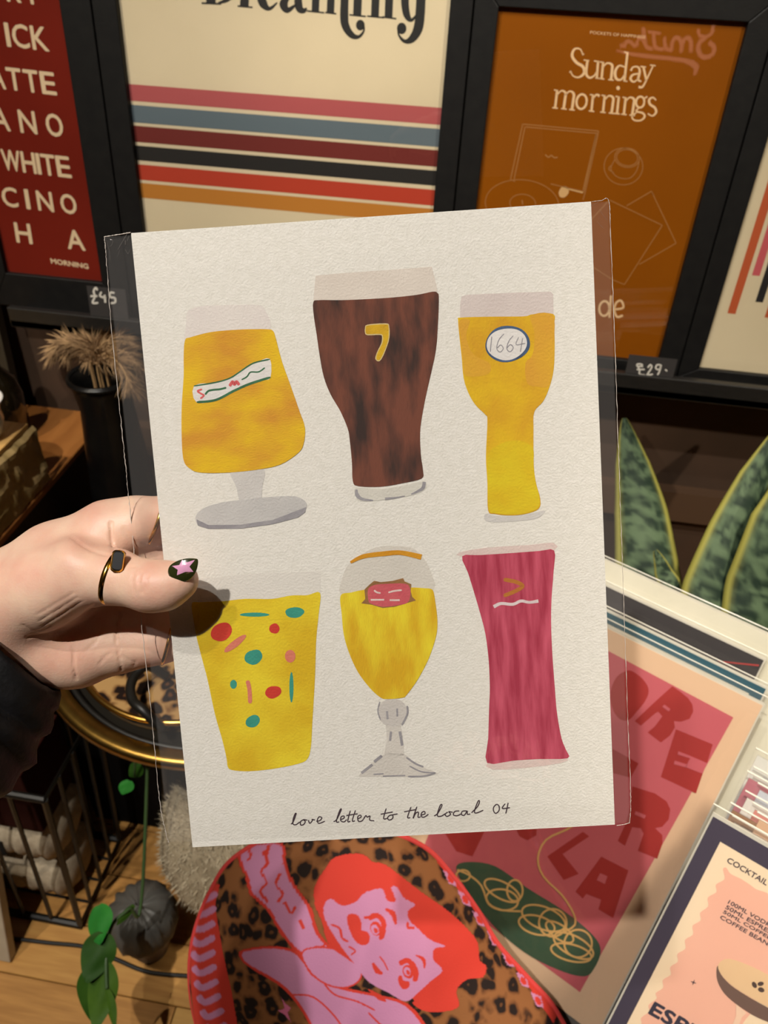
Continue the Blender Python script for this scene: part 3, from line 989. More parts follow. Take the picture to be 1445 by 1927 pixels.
# crumples where the sleeve is folded at its corners
crA = crop(180, 400, 12.04)
crB = crop(1080, 350, 12.04)
crum = film('film_fold', gloss=0.06, haze=0.05, rough=0.08, edge=0.5)
for pts, w in ((crA([(735, 480), (640, 640), (520, 850)]), 14), (crA([(555, 860), (535, 950), (505, 1020)]), 9), (crA([(770, 540), (735, 650)]), 10), (crA([(690, 640), (688, 740)]), 16), (crA([(330, 610), (405, 650), (380, 750), (330, 780)]), 9), (crA([(260, 620), (290, 740), (330, 900), (345, 1100)]), 8), (crA([(690, 850), (750, 940), (800, 840)]), 9),
               (crB([(590, 560), (620, 640), (730, 780)]), 7), (crB([(505, 810), (570, 890), (650, 965)]), 8), (crB([(390, 460), (480, 420), (560, 350)]), 9), (crB([(560, 700), (540, 790)]), 6)):
    fp = [PP.loc(p) for p in smooth(pts, 6, closed=False)]
    fr = w / 12.04 * 0.35 / F / 2
    tube(MB(), [(p.x, p.y, 0.0010) for p in fp], fr, 8).build('sleeve_crease', crum, art, shade=True)

# ------------------------------------------------------------------ the person's hand: one continuous skin
def cs(x, y, d):
    """camera-space point (x right, y down, z forward) of a pixel at a depth"""
    return np.array([(x - CX) / F * d, (y - CY) / F * d, d])


def to_world(v):
    return CAM + RIGHT * float(v[0]) + DOWN * float(v[1]) + FWD * float(v[2])


# tapered limbs: (pixel, depth, radius) chains; blend k
bones = []


def chain(*nodes):
    for a, b in zip(nodes[:-1], nodes[1:]):
        bones.append((cs(*a[:3]), cs(*b[:3]), a[3], b[3]))


# forearm and palm
chain((-230, 1330, .385, .029), (-60, 1185, .388, .0275), (30, 1135, .388, .0255))
chain((20, 1130, .389, .0235), (110, 1062, .386, .0205), (205, 1003, .381, .0150), (255, 985, .381, .0125))
chain((20, 1150, .392, .0225), (150, 1105, .394, .0165), (275, 1062, .392, .0128))
chain((30, 1170, .394, .0225), (150, 1165, .399, .0165), (285, 1138, .397, .0130))
chain((50, 1190, .394, .0228), (130, 1222, .397, .0175), (220, 1212, .398, .0135), (300, 1203, .397, .0117))
chain((100, 1225, .393, .0155), (150, 1235, .395, .0145))
# thenar mound and thumb
chain((25, 1128, .380, .0220), (95, 1103, .371, .0190), (150, 1082, .364, .0152))
chain((150, 1082, .364, .0150), (212, 1086, .3565, .0112), (280, 1104, .3505, .0099), (312, 1102, .3492, .0094), (340, 1092, .3482, .0078))
# fingers, curled behind the sheet
chain((255, 985, .381, .0112), (350, 962, .3845, .0090), (440, 985, .3800, .0080), (485, 1005, .3765, .0068))
chain((275, 1062, .392, .0114), (385, 1045, .395, .0092), (480, 1060, .386, .0082), (530, 1075, .380, .0070))
chain((285, 1138, .397, .0110), (385, 1130, .398, .0090), (480, 1142, .389, .0078), (525, 1152, .380, .0066))
chain((300, 1203, .397, .0104), (385, 1200, .398, .0080), (450, 1210, .390, .0069), (485, 1218, .381, .0060))

VX = 0.0011
allp = np.array([b[0] for b in bones] + [b[1] for b in bones])
lo = allp.min(0) - 0.036
hi = allp.max(0) + 0.036
lo[0] = max(lo[0], cs(-210, 0, .39)[0])
dims = np.ceil((hi - lo) / VX).astype(int)
gx, gy, gz = (lo[i] + np.arange(dims[i]) * VX for i in range(3))
G = np.stack(np.meshgrid(gx, gy, gz, indexing='ij'), -1).astype(np.float32)
K = 0.0026
acc = np.zeros(dims, np.float32)
for a, b, ra, rb in bones:
    ab = (b - a).astype(np.float32)
    ap = G - a.astype(np.float32)
    t = np.clip((ap @ ab) / float(ab @ ab), 0, 1)
    d = np.linalg.norm(ap - t[..., None] * ab, axis=-1) - (ra + (rb - ra) * t)
    acc += np.exp(np.clip(-d / K, -40, 40))
S = -K * np.log(np.maximum(acc, 1e-17))
del G, acc


def surface_nets(S, lo, h):
    s = S < 0
    nx, ny, nz = S.shape
    cnt = np.zeros((nx - 1, ny - 1, nz - 1), np.int32)
    pos = np.zeros((nx - 1, ny - 1, nz - 1, 3), np.float32)
    cor = [(i, j, k) for i in (0, 1) for j in (0, 1) for k in (0, 1)]
    sub = lambda A, c: A[c[0]:c[0] + nx - 1, c[1]:c[1] + ny - 1, c[2]:c[2] + nz - 1]
    for a in cor:
        for ax in range(3):
            if a[ax] == 0:
                b = list(a)
                b[ax] = 1
                va, vb = sub(S, a), sub(S, b)
                m = (va < 0) != (vb < 0)
                t = np.where(m, va / np.where(m, va - vb, 1), 0)
                for q in range(3):
                    pos[..., q] += np.where(m, a[q] + (t if q == ax else 0), 0)
                cnt += m
    act = cnt > 0
    idx = -np.ones(cnt.shape, np.int64)
    idx[act] = np.arange(act.sum())
    cell = np.argwhere(act)
    V = (cell + pos[act] / cnt[act][:, None]) * h + lo
    faces = []
    for ax in range(3):
        u, w = [q for q in range(3) if q != ax]
        sl_a = [slice(1, -1)] * 3
        sl_b = [slice(1, -1)] * 3
        sl_a[ax] = slice(0, -1)
        sl_b[ax] = slice(1, None)
        sa, sb = s[tuple(sl_a)], s[tuple(sl_b)]
        e = np.argwhere(sa != sb)
        flip = sa[sa != sb]
        base = e.copy()
        base[:, u] += 1
        base[:, w] += 1
        def cidx(du, dw):
            c = base.copy()
            c[:, u] += du
            c[:, w] += dw
            ok = (c[:, 0] < cnt.shape[0]) & (c[:, 1] < cnt.shape[1]) & (c[:, 2] < cnt.shape[2]) & (c >= 0).all(1)
            r = -np.ones(len(c), np.int64)
            r[ok] = idx[c[ok, 0], c[ok, 1], c[ok, 2]]
            return r
        q = np.stack([cidx(-1, -1), cidx(0, -1), cidx(0, 0), cidx(-1, 0)], 1)
        fl = flip if ax != 1 else ~flip
        q[~fl] = q[~fl][:, ::-1]
        faces.append(q[(q >= 0).all(1)])
    return V, np.concatenate(faces)


HV, HF = surface_nets(S, lo, VX)
# light smoothing, then skin creases cut along drawn lines
N_ = len(HV)
for _ in range(4):
    acc = np.zeros_like(HV)
    c = np.zeros(N_)
    for i in range(4):
        j = (i + 1) % 4
        np.add.at(acc, HF[:, i], HV[HF[:, j]])
        np.add.at(acc, HF[:, j], HV[HF[:, i]])
        np.add.at(c, HF[:, i], 1)
        np.add.at(c, HF[:, j], 1)
    HV = HV * 0.5 + 0.5 * acc / np.maximum(c, 1)[:, None]


def vnormals(V, Fq):
    n = np.cross(V[Fq[:, 2]] - V[Fq[:, 0]], V[Fq[:, 3]] - V[Fq[:, 1]])
    o = np.zeros_like(V)
    for i in range(4):
        np.add.at(o, Fq[:, i], n)
    return o / np.maximum(np.linalg.norm(o, axis=1), 1e-12)[:, None]


VN = vnormals(HV, HF)
cen = (HV - np.median(HV, 0))
if (VN * cen).sum(1).mean() < 0:
    HF = HF[:, ::-1]
    VN = -VN
hpx = np.stack([CX + F * HV[:, 0] / HV[:, 2], CY + F * HV[:, 1] / HV[:, 2]], 1)
front = VN[:, 2] < 0.25
hC = crop(0, 900, 3.44)
creases = [([(722, 285), (720, 380), (735, 480)], 7, 1.1), ([(770, 880), (755, 1000), (770, 1120), (782, 1240)], 6, 0.9), ([(470, 1090), (480, 1200), (492, 1300)], 6, 0.8),
           ([(180, 1030), (340, 1000), (480, 930), (560, 870), (620, 820)], 8, 1.0), ([(470, 400), (540, 450), (620, 480), (700, 500)], 8, 0.7),
           ([(270, 960), (400, 880), (520, 800)], 5, 0.5), ([(260, 920), (390, 840), (500, 770)], 5, 0.45), ([(250, 880), (380, 800), (480, 740)], 5, 0.4), ([(150, 950), (240, 990), (330, 950)], 5, 0.4),
           ([(880, 590), (860, 660), (875, 740)], 5, 0.5), ([(925, 600), (905, 660), (920, 750)], 5, 0.55), ([(965, 600), (945, 670), (955, 740)], 5, 0.45),
           ([(850, 580), (880, 572), (910, 590)], 5, 0.5), ([(640, 1200), (720, 1130), (860, 1180)], 6, 0.4), ([(880, 1170), (862, 1210)], 6, 0.6), ([(560, 1110), (620, 1060), (660, 960)], 6, 0.4),
           ([(800, 330), (860, 390), (930, 420)], 9, 0.5)]
disp = np.zeros(N_)
for pts, w, dep in creases:
    S_ = np.array(smooth(hC(pts), 8, closed=False))
    w_ = w / 3.44
    sel = np.where(front & (np.abs(hpx[:, 0] - S_[:, 0].mean()) < 160) & (np.abs(hpx[:, 1] - S_[:, 1].mean()) < 160))[0]
    d = np.full(len(sel), 1e9)
    for a, b in zip(S_[:-1], S_[1:]):
        ab = b - a
        t = np.clip(((hpx[sel] - a) @ ab) / max(ab @ ab, 1e-9), 0, 1)
        d = np.minimum(d, np.linalg.norm(hpx[sel] - (a + t[:, None] * ab), axis=1))
    disp[sel] = np.maximum(disp[sel], dep * np.exp(-(d / w_) ** 2))
# knuckle and pad swellings
for (x, y_), r, am in (((130, 1040), 34, -0.0022), ((250, 1010), 40, -0.0015), ((262, 1090), 30, -0.0006), ((180, 1225), 50, -0.001), ((265, 1225), 35, -0.0012)):
    d = np.hypot(hpx[:, 0] - x, hpx[:, 1] - y_)
    HV = HV - VN * (np.where(front, am * np.exp(-(d / r) ** 2), 0))[:, None]
HV = HV - VN * (disp * 0.0010)[:, None]

skin = mat('skin', 'ebc7ad', 'dfa892', scale=55, rough=0.48, bump=0.12, bscale=900, sss=0.12, contrast=(0.3, 0.75))
person = empty('person', tuple(to_world(cs(-60, 1190, .39))))
tag(person, 'left hand in a black coat sleeve with gold rings, thumb on the print', 'person')
Wv = [to_world(v) - person.location for v in HV]
me = bpy.data.meshes.new('hand')
me.from_pydata([tuple(v) for v in Wv], [], [tuple(int(i) for i in f) for f in HF])
me.update()
me.polygons.foreach_set('use_smooth', [True] * len(me.polygons))
me.materials.append(skin)
hand = bpy.data.objects.new('hand', me)
COL.objects.link(hand)
hand.parent = person


def pv(x, y_, d):
    return to_world(cs(x, y_, d)) - person.location


def dome_px(outline, depth_fun, rings=10):
    """a curved patch: outline shrunk ring by ring to its middle, each point at its own depth"""
    c = np.mean(np.array(outline), 0)
    v, f = [], []
    n = len(outline)
    for k in range(rings):
        s = 1 - k / rings
        for p in outline:
            x, y_ = c + (np.array(p) - c) * s
            v.append(pv(x, y_, depth_fun(x, y_)))
    v.append(pv(c[0], c[1], depth_fun(*c)))
    for k in range(rings - 1):
        for i in range(n):
            j = (i + 1) % n
            f.append((k * n + i, k * n + j, (k + 1) * n + j, (k + 1) * n + i))
    for i in range(n):
        f.append(((rings - 1) * n + i, (rings - 1) * n + (i + 1) % n, rings * n))
    return MB().add(v, f)


def nail_depth(x, y_, up=0.0):
    # curved across the nail, dipping at tip
    ax = np.array([0.93, -0.36])
    rel = np.array([x - 343, y_ - 1074])
    a = rel @ ax
    b = rel @ np.array([0.36, 0.93])
    return 0.3393 + 0.000010 * 0.36 * b * b + 0.0000012 * a * a + 0.000006 * a + b * 0.00002 - up


nail = smooth(hC([(1090, 602), (1106, 565), (1150, 538), (1205, 522), (1262, 521), (1281, 530), (1278, 570), (1262, 612), (1230, 650), (1185, 670), (1135, 662), (1102, 638)]), 5)
nmb = dome_px(nail, nail_depth)
no = nmb.build('thumb_nail', mat('olive_nail_varnish', '2f3316', rough=0.12, coat=1.0, spec=0.7), person, shade=True)
sol = no.modifiers.new('solid', 'SOLIDIFY')
sol.thickness = 0.0009
sol.offset = 0
star = hC([(1113, 568), (1160, 562), (1178, 528), (1208, 545), (1262, 528), (1226, 572), (1252, 606), (1200, 606), (1145, 628), (1150, 592)])
so = dome_px(star, lambda x, y_: nail_depth(x, y_, 0.0006), 6).build('nail_star', mat('pink_nail_varnish', 'e3a2c6', rough=0.15, coat=1.0), no, shade=True)
so.location = (0, 0, 0)

# rings
gold = mat('polished_gold', 'd9a94e', rough=0.18, metal=1.0)


def ring(name, c, axis, r, w, t, m, wf=None, seg=56):
    """band: centre, axis (camera space), radius, half width, thickness"""
    axis = axis / np.linalg.norm(axis)
    e1 = np.cross(axis, [0, 0, 1.0])
    e1 /= np.linalg.norm(e1)
    e2 = np.cross(axis, e1)
    v, f = [], []
    ns = 8
    for i in range(seg):
        a = 2 * math.pi * i / seg
        rad = e1 * math.cos(a) + e2 * math.sin(a)
        ww = w * (wf(a) if wf else 1)
        for k in range(ns):
            b = 2 * math.pi * k / ns
            p = c + rad * (r + t * math.sin(b)) + axis * (ww * math.cos(b))
            v.append(to_world(p) - person.location)
    for i in range(seg):
        for k in range(ns):
            j, l = (i + 1) % seg, (k + 1) % ns
            f.append((i * ns + k, j * ns + k, j * ns + l, i * ns + l))
    return MB().add(v, f).build(name, m, person, shade=True)


RA = math.radians(-60)
tc_ = cs(215, 1086, .3562)
tax = cs(222, 1092, .3562) - cs(180, 1078, .3592)
tax = np.array([0.96, 0.26, -0.05])
sig = ring('ring', tc_, tax, 0.0124, 0.0016, 0.0010, gold, wf=lambda a: 1.0 + 0.9 * max(0.0, math.cos(a - RA)) ** 2)
sig['label'] = 'gold signet ring with an oblong black stone'


def rounded_slab(center, ux, uy, un, w, h, th, rad, name, m, parent):
    out = []
    for cx_, cy_, a0 in ((w / 2 - rad, h / 2 - rad, 0), (-w / 2 + rad, h / 2 - rad, 90), (-w / 2 + rad, -h / 2 + rad, 180), (w / 2 - rad, -h / 2 + rad, 270)):
        for q in range(6):
            a = math.radians(a0 + q * 18)
            out.append((cx_ + rad * math.cos(a), cy_ + rad * math.sin(a)))
    v, f = [], []
    n = len(out)
    for s, z in ((1, -th), (1, th * 0.55), (0.88, th)):
        for x, y_ in out:
            v.append(to_world(center + ux * x * s + uy * y_ * s + un * z) - person.location)
    for k in range(2):
        for i in range(n):
            j = (i + 1) % n
            f.append((k * n + i, k * n + j, (k + 1) * n + j, (k + 1) * n + i))
    f.append(tuple(range(2 * n, 3 * n)))
    f.append(tuple(reversed(range(n))))
    return MB().add(v, f).build(name, m, parent)


uy_ = np.array([0.10, -0.985, 0.10]); uy_ /= np.linalg.norm(uy_)
un_ = np.array([0.12, -0.25, -0.96]); un_ -= uy_ * (un_ @ uy_); un_ /= np.linalg.norm(un_)
ux_ = np.cross(uy_, un_)
b0 = rounded_slab(cs(222, 1056, .3436), ux_, uy_, un_, 0.0056, 0.0098, 0.0016, 0.0018, 'ring_bezel', gold, sig)
b1 = rounded_slab(cs(222.3, 1055.5, .3426), ux_, uy_, un_, 0.0045, 0.0086, 0.0013, 0.0015, 'ring_stone', mat('black_onyx', '1d1d20', rough=0.3, spec=0.6), sig)
ring('ring', cs(289, 978, .3825), np.array([0.86, 0.30, 0.42]), 0.0138, 0.0010, 0.0008, gold)['label'] = 'thin plain gold band on the forefinger'
ring('ring', cs(316, 1206, .3960), np.array([0.92, 0.24, 0.25]), 0.0120, 0.0010, 0.0008, gold)['label'] = 'thin gold band on the little finger'

# coat sleeve: crinkled tube, open at the cuff
ca, cb, cc = cs(24, 1222, .386), cs(-90, 1320, .375), cs(-300, 1490, .345)
cd_ = cs(-720, 1900, .25)
axis_pts = spline3([ca, cb, cc, cd_], 14)
axis_pts = [np.array(p) for p in axis_pts]
v, f = [], []
nseg = 72
for i, p in enumerate(axis_pts):
    d = axis_pts[min(i + 1, len(axis_pts) - 1)] - axis_pts[max(i - 1, 0)]
    d /= np.linalg.norm(d)
    e1 = np.cross(d, [0, 0, 1.0]); e1 /= np.linalg.norm(e1)
    e2 = np.cross(d, e1)
    t = i / (len(axis_pts) - 1)
    for k in range(nseg):
        a = 2 * math.pi * k / nseg
        r = 0.0325 + 0.016 * min(t * 2.7, 1)
        q = Vector((math.cos(a) * 1.6, math.sin(a) * 1.6, t * 13.5))
        r += 0.0028 * mnoise.noise(q) + 0.0014 * mnoise.noise(q * 2.7) + 0.0016 * math.sin(t * 51 + 2 * math.sin(a * 2)) * min(t * 6, 1)
        if i == 0:
            r -= 0.0008
        v.append(to_world(p + (e1 * math.cos(a) + e2 * math.sin(a) * 1.0) * r) - person.location)
for i in range(len(axis_pts) - 1):
    for k in range(nseg):
        l = (k + 1) % nseg
        f.append((i * nseg + k, (i + 1) * nseg + k, (i + 1) * nseg + l, i * nseg + l))
f.append(tuple((len(axis_pts) - 1) * nseg + k for k in range(nseg)))
co = MB().add(v, f).build('coat_sleeve', mat('black_nylon', '0e0d0e', '171618', scale=80, rough=0.62, bump=0.5, bscale=260, spec=0.25), person, shade=True)
sol = co.modifiers.new('solid', 'SOLIDIFY')
sol.thickness = 0.002

# ------------------------------------------------------------------ leopard cloth
def leopard(name, base='a8794a', base2='8a5a34', spot_c='1d1310', scale=38, attr=False, rough=0.8):
    m = bpy.data.materials.new(name)
    m.use_nodes = True
    nt = m.node_tree
    L = nt.links.new
    b = nt.nodes['Principled BSDF']
    b.inputs['Roughness'].default_value = rough
    b.inputs['Specular IOR Level'].default_value = 0.2
    tc = nt.nodes.new('ShaderNodeTexCoord')
    nz = nt.nodes.new('ShaderNodeTexNoise')
    nz.inputs['Scale'].default_value = scale * 0.9
    nz.inputs['Detail'].default_value = 2
    L(tc.outputs['Object'], nz.inputs['Vector'])
    mx = nt.nodes.new('ShaderNodeVectorMath')
    mx.operation = 'MULTIPLY_ADD'
    mx.inputs[1].default_value = (0.9 / scale,) * 3
    L(nz.outputs['Color'], mx.inputs[0])
    L(tc.outputs['Object'], mx.inputs[2])
    vo = nt.nodes.new('ShaderNodeTexVoronoi')
    vo.inputs['Scale'].default_value = scale
    vo.inputs['Randomness'].default_value = 0.85
    L(mx.outputs[0], vo.inputs['Vector'])
    rp = nt.nodes.new('ShaderNodeValToRGB')
    e = rp.color_ramp.elements
    e[0].position = 0.0
    e[0].color = (*lin('4d2f1c'), 1)
    e[1].position = 0.62
    e[1].color = (*lin(base), 1)
    for p, c in ((0.10, '5a3820'), (0.17, spot_c), (0.40, spot_c), (0.47, base2)):
        x = rp.color_ramp.elements.new(p)
        x.color = (*lin(c), 1)
    L(vo.outputs['Distance'], rp.inputs['Fac'])
    col = rp.outputs['Color']
    if attr:
        at_ = nt.nodes.new('ShaderNodeAttribute')
        at_.attribute_name = 'design'
        mixc = nt.nodes.new('ShaderNodeMix')
        mixc.data_type = 'RGBA'
        L(at_.outputs['Alpha'], mixc.inputs['Factor'])
        L(col, mixc.inputs[6])
        L(at_.outputs['Color'], mixc.inputs[7])
        col = mixc.outputs[2]
    L(col, b.inputs['Base Color'])
    nb = nt.nodes.new('ShaderNodeTexNoise')
    nb.inputs['Scale'].default_value = 700
    L(tc.outputs['Object'], nb.inputs['Vector'])
    bp = nt.nodes.new('ShaderNodeBump')
    bp.inputs['Strength'].default_value = 0.25
    bp.inputs['Distance'].default_value = 0.001
    L(nb.outputs['Fac'], bp.inputs['Height'])
    L(bp.outputs[0], b.inputs['Normal'])
    return m


# ------------------------------------------------------------------ print rack with sleeved posters
YAW, RL = math.radians(-28), math.radians(30)
rx_ = Vector((math.cos(YAW), math.sin(YAW), 0))
rf_ = Vector((-math.sin(YAW), math.cos(YAW), 0))             # away from the viewer
ru_ = Vector((0, 0, math.cos(RL))) + rf_ * math.sin(RL)
rn_ = rx_.cross(ru_).normalized()                              # faces the viewer


def rack_plane(d, px):
    """sheet plane at perpendicular distance d, its origin on the given pixel"""
    P = Plane(CAM - rn_ * d, rx_, ru_)
    q = P.loc(px)
    return Plane(P.o + P.ux * q.x + P.uy * q.y, rx_, ru_)


def clamp_poly(pl, pts, x0, x1, y0, y1, z, mb):
    q = [pl.loc(p) for p in pts]
    q = [(min(max(a.x, x0), x1), min(max(a.y, y0), y1)) for a in q]
    return flatpoly(mb, q, z)


rack_film = film('poster_sleeve_film', gloss=0.04, haze=0.02, rough=0.03, edge=0.3, bump=0.3, bscale=18)
back_board = mat('white_backing_board', 'cfc9ba', 'c6c0b0', scale=20, rough=0.6)


def sleeved(name, label, pl, w, h, sheet_mat, x_right=0.0, lip=0.010, group='sleeved prints in the rack', left=None):
    """print whose top right corner sits at the plane's origin, in a clear sleeve with a backing board"""
    e = empty(name, m=pl.matrix())
    tag(e, label, 'print', group)
    x0, x1 = x_right - w, x_right
    box(MB(), ((x0 + x1) / 2, -h / 2, -0.0004), (w, h, 0.0006)).build('print_sheet', sheet_mat, e)
    box(MB(), ((x0 + x1) / 2, -h / 2 + 0.0015, -0.0016), (w + 0.003, h + 0.003, 0.0014)).build('backing_board', back_board, e)
    nx_, ny_ = 14, 18
    for nm, z0, sg in (('sleeve_front', 0.0014, 1), ('sleeve_back', -0.0034, -1)):
        v, f = [], []
        for j in range(ny_ + 1):
            for i in range(nx_ + 1):
                a, b = i / nx_, j / ny_
                x = x0 - 0.004 + (w + 0.008) * a
                y_ = -h - 0.003 + (h + 0.003 + lip) * b
                ed = min(a, 1 - a, b, 1 - b) / 0.08
                v.append((x, y_, z0 + sg * 0.0012 * min(ed, 1) * (0.6 + 0.8 * mnoise.noise(Vector((x * 22, y_ * 22, z0 * 900 + w * 50))))))
        for j in range(ny_):
            for i in range(nx_):
                q = j * (nx_ + 1) + i
                f.append((q, q + 1, q + nx_ + 2, q + nx_ + 1))
        MB().add(v, f).build(nm, rack_film, e, shade=True)
    tube(MB(), [(x0 - 0.004, lip, 0.0), (x1 + 0.004, lip, 0.0)], 0.0006, 6).build('sleeve_edge', mat('clear_edge', 'd8d3c6', rough=0.15, spec=0.9), e)
    return e


# the pink poster of a pasta dish
AM = rack_plane(0.86, (1435, 1328))
beige = mat('beige_poster_paper', 'ddb997', 'd7b28f', scale=6, rough=0.6)
am = sleeved('poster', 'beige-bordered pink poster with red letters and noodles on a green plate', AM, 0.297, 0.427, beige)
pk = [AM.loc(p) for p in ((1380, 1350), (1097, 1855), (1178.7, 1243))]
px1, py1 = (pk[0].x + pk[1].x) / 2, (pk[0].y + pk[2].y) / 2
px0, py0 = -0.297 + 0.033, -0.427 + 0.033
zi = 0.0003
m_ = MB()
px1b, tl_ = pk[1].x, pk[0].y + (pk[2].y - pk[0].y) / (pk[2].x - pk[0].x) * (px0 - pk[0].x)
flatpoly(m_, [(px0, py0), (px1b, py0), (pk[0].x, pk[0].y), (px0, tl_)], zi)
m_.build('pink_field', mat('pink_poster_ink', 'c25a62', 'bd545e', scale=6, rough=0.55), am)
c5 = crop(1060, 1180, 3.7065)
c8 = crop(820, 1100, 2.312)
redi = mat('red_poster_ink', 'a3201a', '9c1c18', scale=8, rough=0.55)
pinki = MATS['pink_poster_ink']
letters = [c5(smooth([(440, 305), (485, 310), (550, 358), (590, 418), (592, 470), (560, 532), (510, 592), (455, 648), (390, 640), (340, 560), (330, 450), (370, 350)], 3)),
           c5([(760, 412), (815, 450), (870, 495), (900, 540), (906, 590), (880, 640), (820, 660), (772, 655), (778, 700), (745, 755), (680, 805), (588, 735), (640, 690), (690, 622), (662, 590), (640, 602), (540, 688), (498, 655), (640, 520)]),
           c5([(785, 712), (1042, 818), (1003, 948), (972, 1022), (925, 1160), (680, 1045)]),
           c5([(300, 820), (345, 850), (525, 950), (470, 1050), (355, 1020), (300, 1000)]),
           c5([(480, 1110), (640, 1160), (720, 1215), (746, 1270), (735, 1340), (690, 1392), (640, 1402), (690, 1450), (692, 1510), (655, 1615), (520, 1560), (560, 1440), (540, 1402), (480, 1395), (430, 1525), (380, 1490), (440, 1360), (468, 1250)]),
           c8([(485, 1182), (640, 1075), (668, 1095), (552, 1172), (622, 1258), (557, 1285)]),
           c8([(720, 1183), (838, 1243), (772, 1450), (708, 1412), (720, 1370), (655, 1345), (640, 1365), (608, 1335)]),
           c8([(40, 1080), (120, 1050), (215, 1068), (160, 1182), (90, 1160)]), c8([(340, 1040), (440, 1040), (438, 1090), (400, 1112), (365, 1095)])]
for l_ in letters:
    zi += 0.00002
    flat(AM, [l_], zi).build('letter', redi, am)
zi += 0.0001
for h_ in (c5([(690, 555), (706, 540), (748, 572), (735, 588)]), c5([(802, 865), (862, 888), (1003, 948), (972, 1022), (850, 975), (868, 945), (885, 915), (798, 888)]), c5([(778, 930), (866, 958), (854, 978), (770, 955)]),
           c5([(505, 1282), (577, 1312), (566, 1335), (497, 1306)]), c8([(715, 1255), (747, 1268), (736, 1302), (700, 1285)])):
    flat(AM, [h_], zi).build('letter_counter', pinki, am)
zi += 0.0001
flat(AM, [c8(smooth([(90, 1225), (150, 1206), (260, 1225), (400, 1320), (560, 1420), (680, 1520), (718, 1590), (690, 1668), (650, 1703), (560, 1685), (420, 1620), (300, 1530), (200, 1420), (120, 1300)], 4))], zi).build('green_plate', mat('green_poster_ink', '2f4a33', '37553a', scale=10, rough=0.55), am)
nood = mat('noodle_poster_ink', 'd3a562', rough=0.55)
zi += 0.0001
nsh = [[(620, 1030), (570, 1065), (480, 1110), (445, 1190), (470, 1270), (550, 1350), (600, 1430), (605, 1480), (560, 1510)], [(95, 1240), (150, 1265), (200, 1310), (230, 1385), (290, 1415), (370, 1420)]]
for e_ in ((290, 1330, 85, 36, 28), (345, 1330, 34, 46, 0), (290, 1370, 70, 45, 10), (470, 1450, 100, 48, 22), (440, 1480, 80, 40, 15), (510, 1470, 60, 60, 0), (600, 1570, 95, 42, 28), (620, 1560, 60, 60, 0), (590, 1600, 90, 36, 14), (540, 1510, 70, 30, 35), (120, 1265, 30, 24, 0)):
    ep = ellipse(*e_, 20)
    nsh.append(ep + [ep[0]])
for p in nsh:
    zi += 0.00002
    flat(AM, [stroke(c8(p), 8.5 / 2.312, n=3, taper=False)], zi).build('noodle', nood, am)
flat(AM, [c5([(1080, 700), (1081, 700), (1081, 701)])], zi)

# prints standing behind it in the same bin
behind = [('white print with a clear sleeve at the back of the rack', 0.925, (1445, 1196), 0.06, 0.30, mat('ivory_print', 'd9d3bf', 'cfc9b4', scale=10, rough=0.5)),
          ('black print with a thin red line behind the teal-edged one', 0.905, (1437, 1243), 0.0, 0.30, mat('black_print_ink', '241f20', '2c2627', scale=8, rough=0.5)),
          ('teal-bordered pale print just behind the pink poster', 0.885, (1441, 1297), 0.0, 0.30, mat('teal_print_ink', '0f5263', '0c4655', scale=8, rough=0.5))]
for i, (lb, d, p, xr, w, m_) in enumerate(behind):
    pl = rack_plane(d, p)
    e = sleeved('poster', lb, pl, w + xr, (pl.o.z - (AM.o.z - 0.432 * ru_.z)) / ru_.z, m_, x_right=xr, lip=0.006)
    if i == 1:
        q = MB()
        flatpoly(q, [(-0.040, -0.022), (-0.037, -0.022), (-0.002, -0.008), (-0.002, -0.006)], 0.0003)
        q.build('red_line', mat('red_line_ink', 'a8302c', rough=0.5), e)
    if i == 2:
        q = MB()
        flatpoly(q, [(-0.29, -0.40), (-0.012, -0.40), (-0.012, -0.012), (-0.29, -0.012)], 0.0003)
        q.build('pale_field', mat('pale_print_field', 'd6cdb8', rough=0.55), e)

# the navy cocktail print in the nearer bin
ES = rack_plane(0.68, (1342, 1537))
navy = mat('navy_print_ink', '3c3346', '372e41', scale=8, rough=0.55)
W_ES, H_ES = 0.225, 0.315
ESo = Plane(ES.o + ES.ux * W_ES, rx_, ru_)
es = sleeved('poster', 'navy-bordered cocktail recipe print with a pink panel and coffee glass', ESo, W_ES, H_ES, navy)
c4 = crop(1150, 1560, 4.898)
cr = [ESo.loc(p) for p in c4([(1020, 125), (130, 1790)])]
cx0 = (cr[0].x + cr[1].x) / 2
zi = 0.0003
m_ = MB()
marg = cx0 + W_ES
flatpoly(m_, [(cx0, -H_ES + marg), (-marg, -H_ES + marg), (-marg, cr[0].y), (cx0, cr[0].y)], zi)
m_.build('cream_field', mat('cream_cocktail_ink', 'f0d8b8', 'ecd2b0', scale=6, rough=0.55), es)
lim = (cx0 + .002, -marg - .002, -H_ES + marg + .002, cr[0].y - .002)
e1 = (0.868, 0.497)
f1_ = (-0.497, 0.868)


def along(p, a, b):
    return (p[0] + e1[0] * a + f1_[0] * b, p[1] + e1[1] * a + f1_[1] * b)


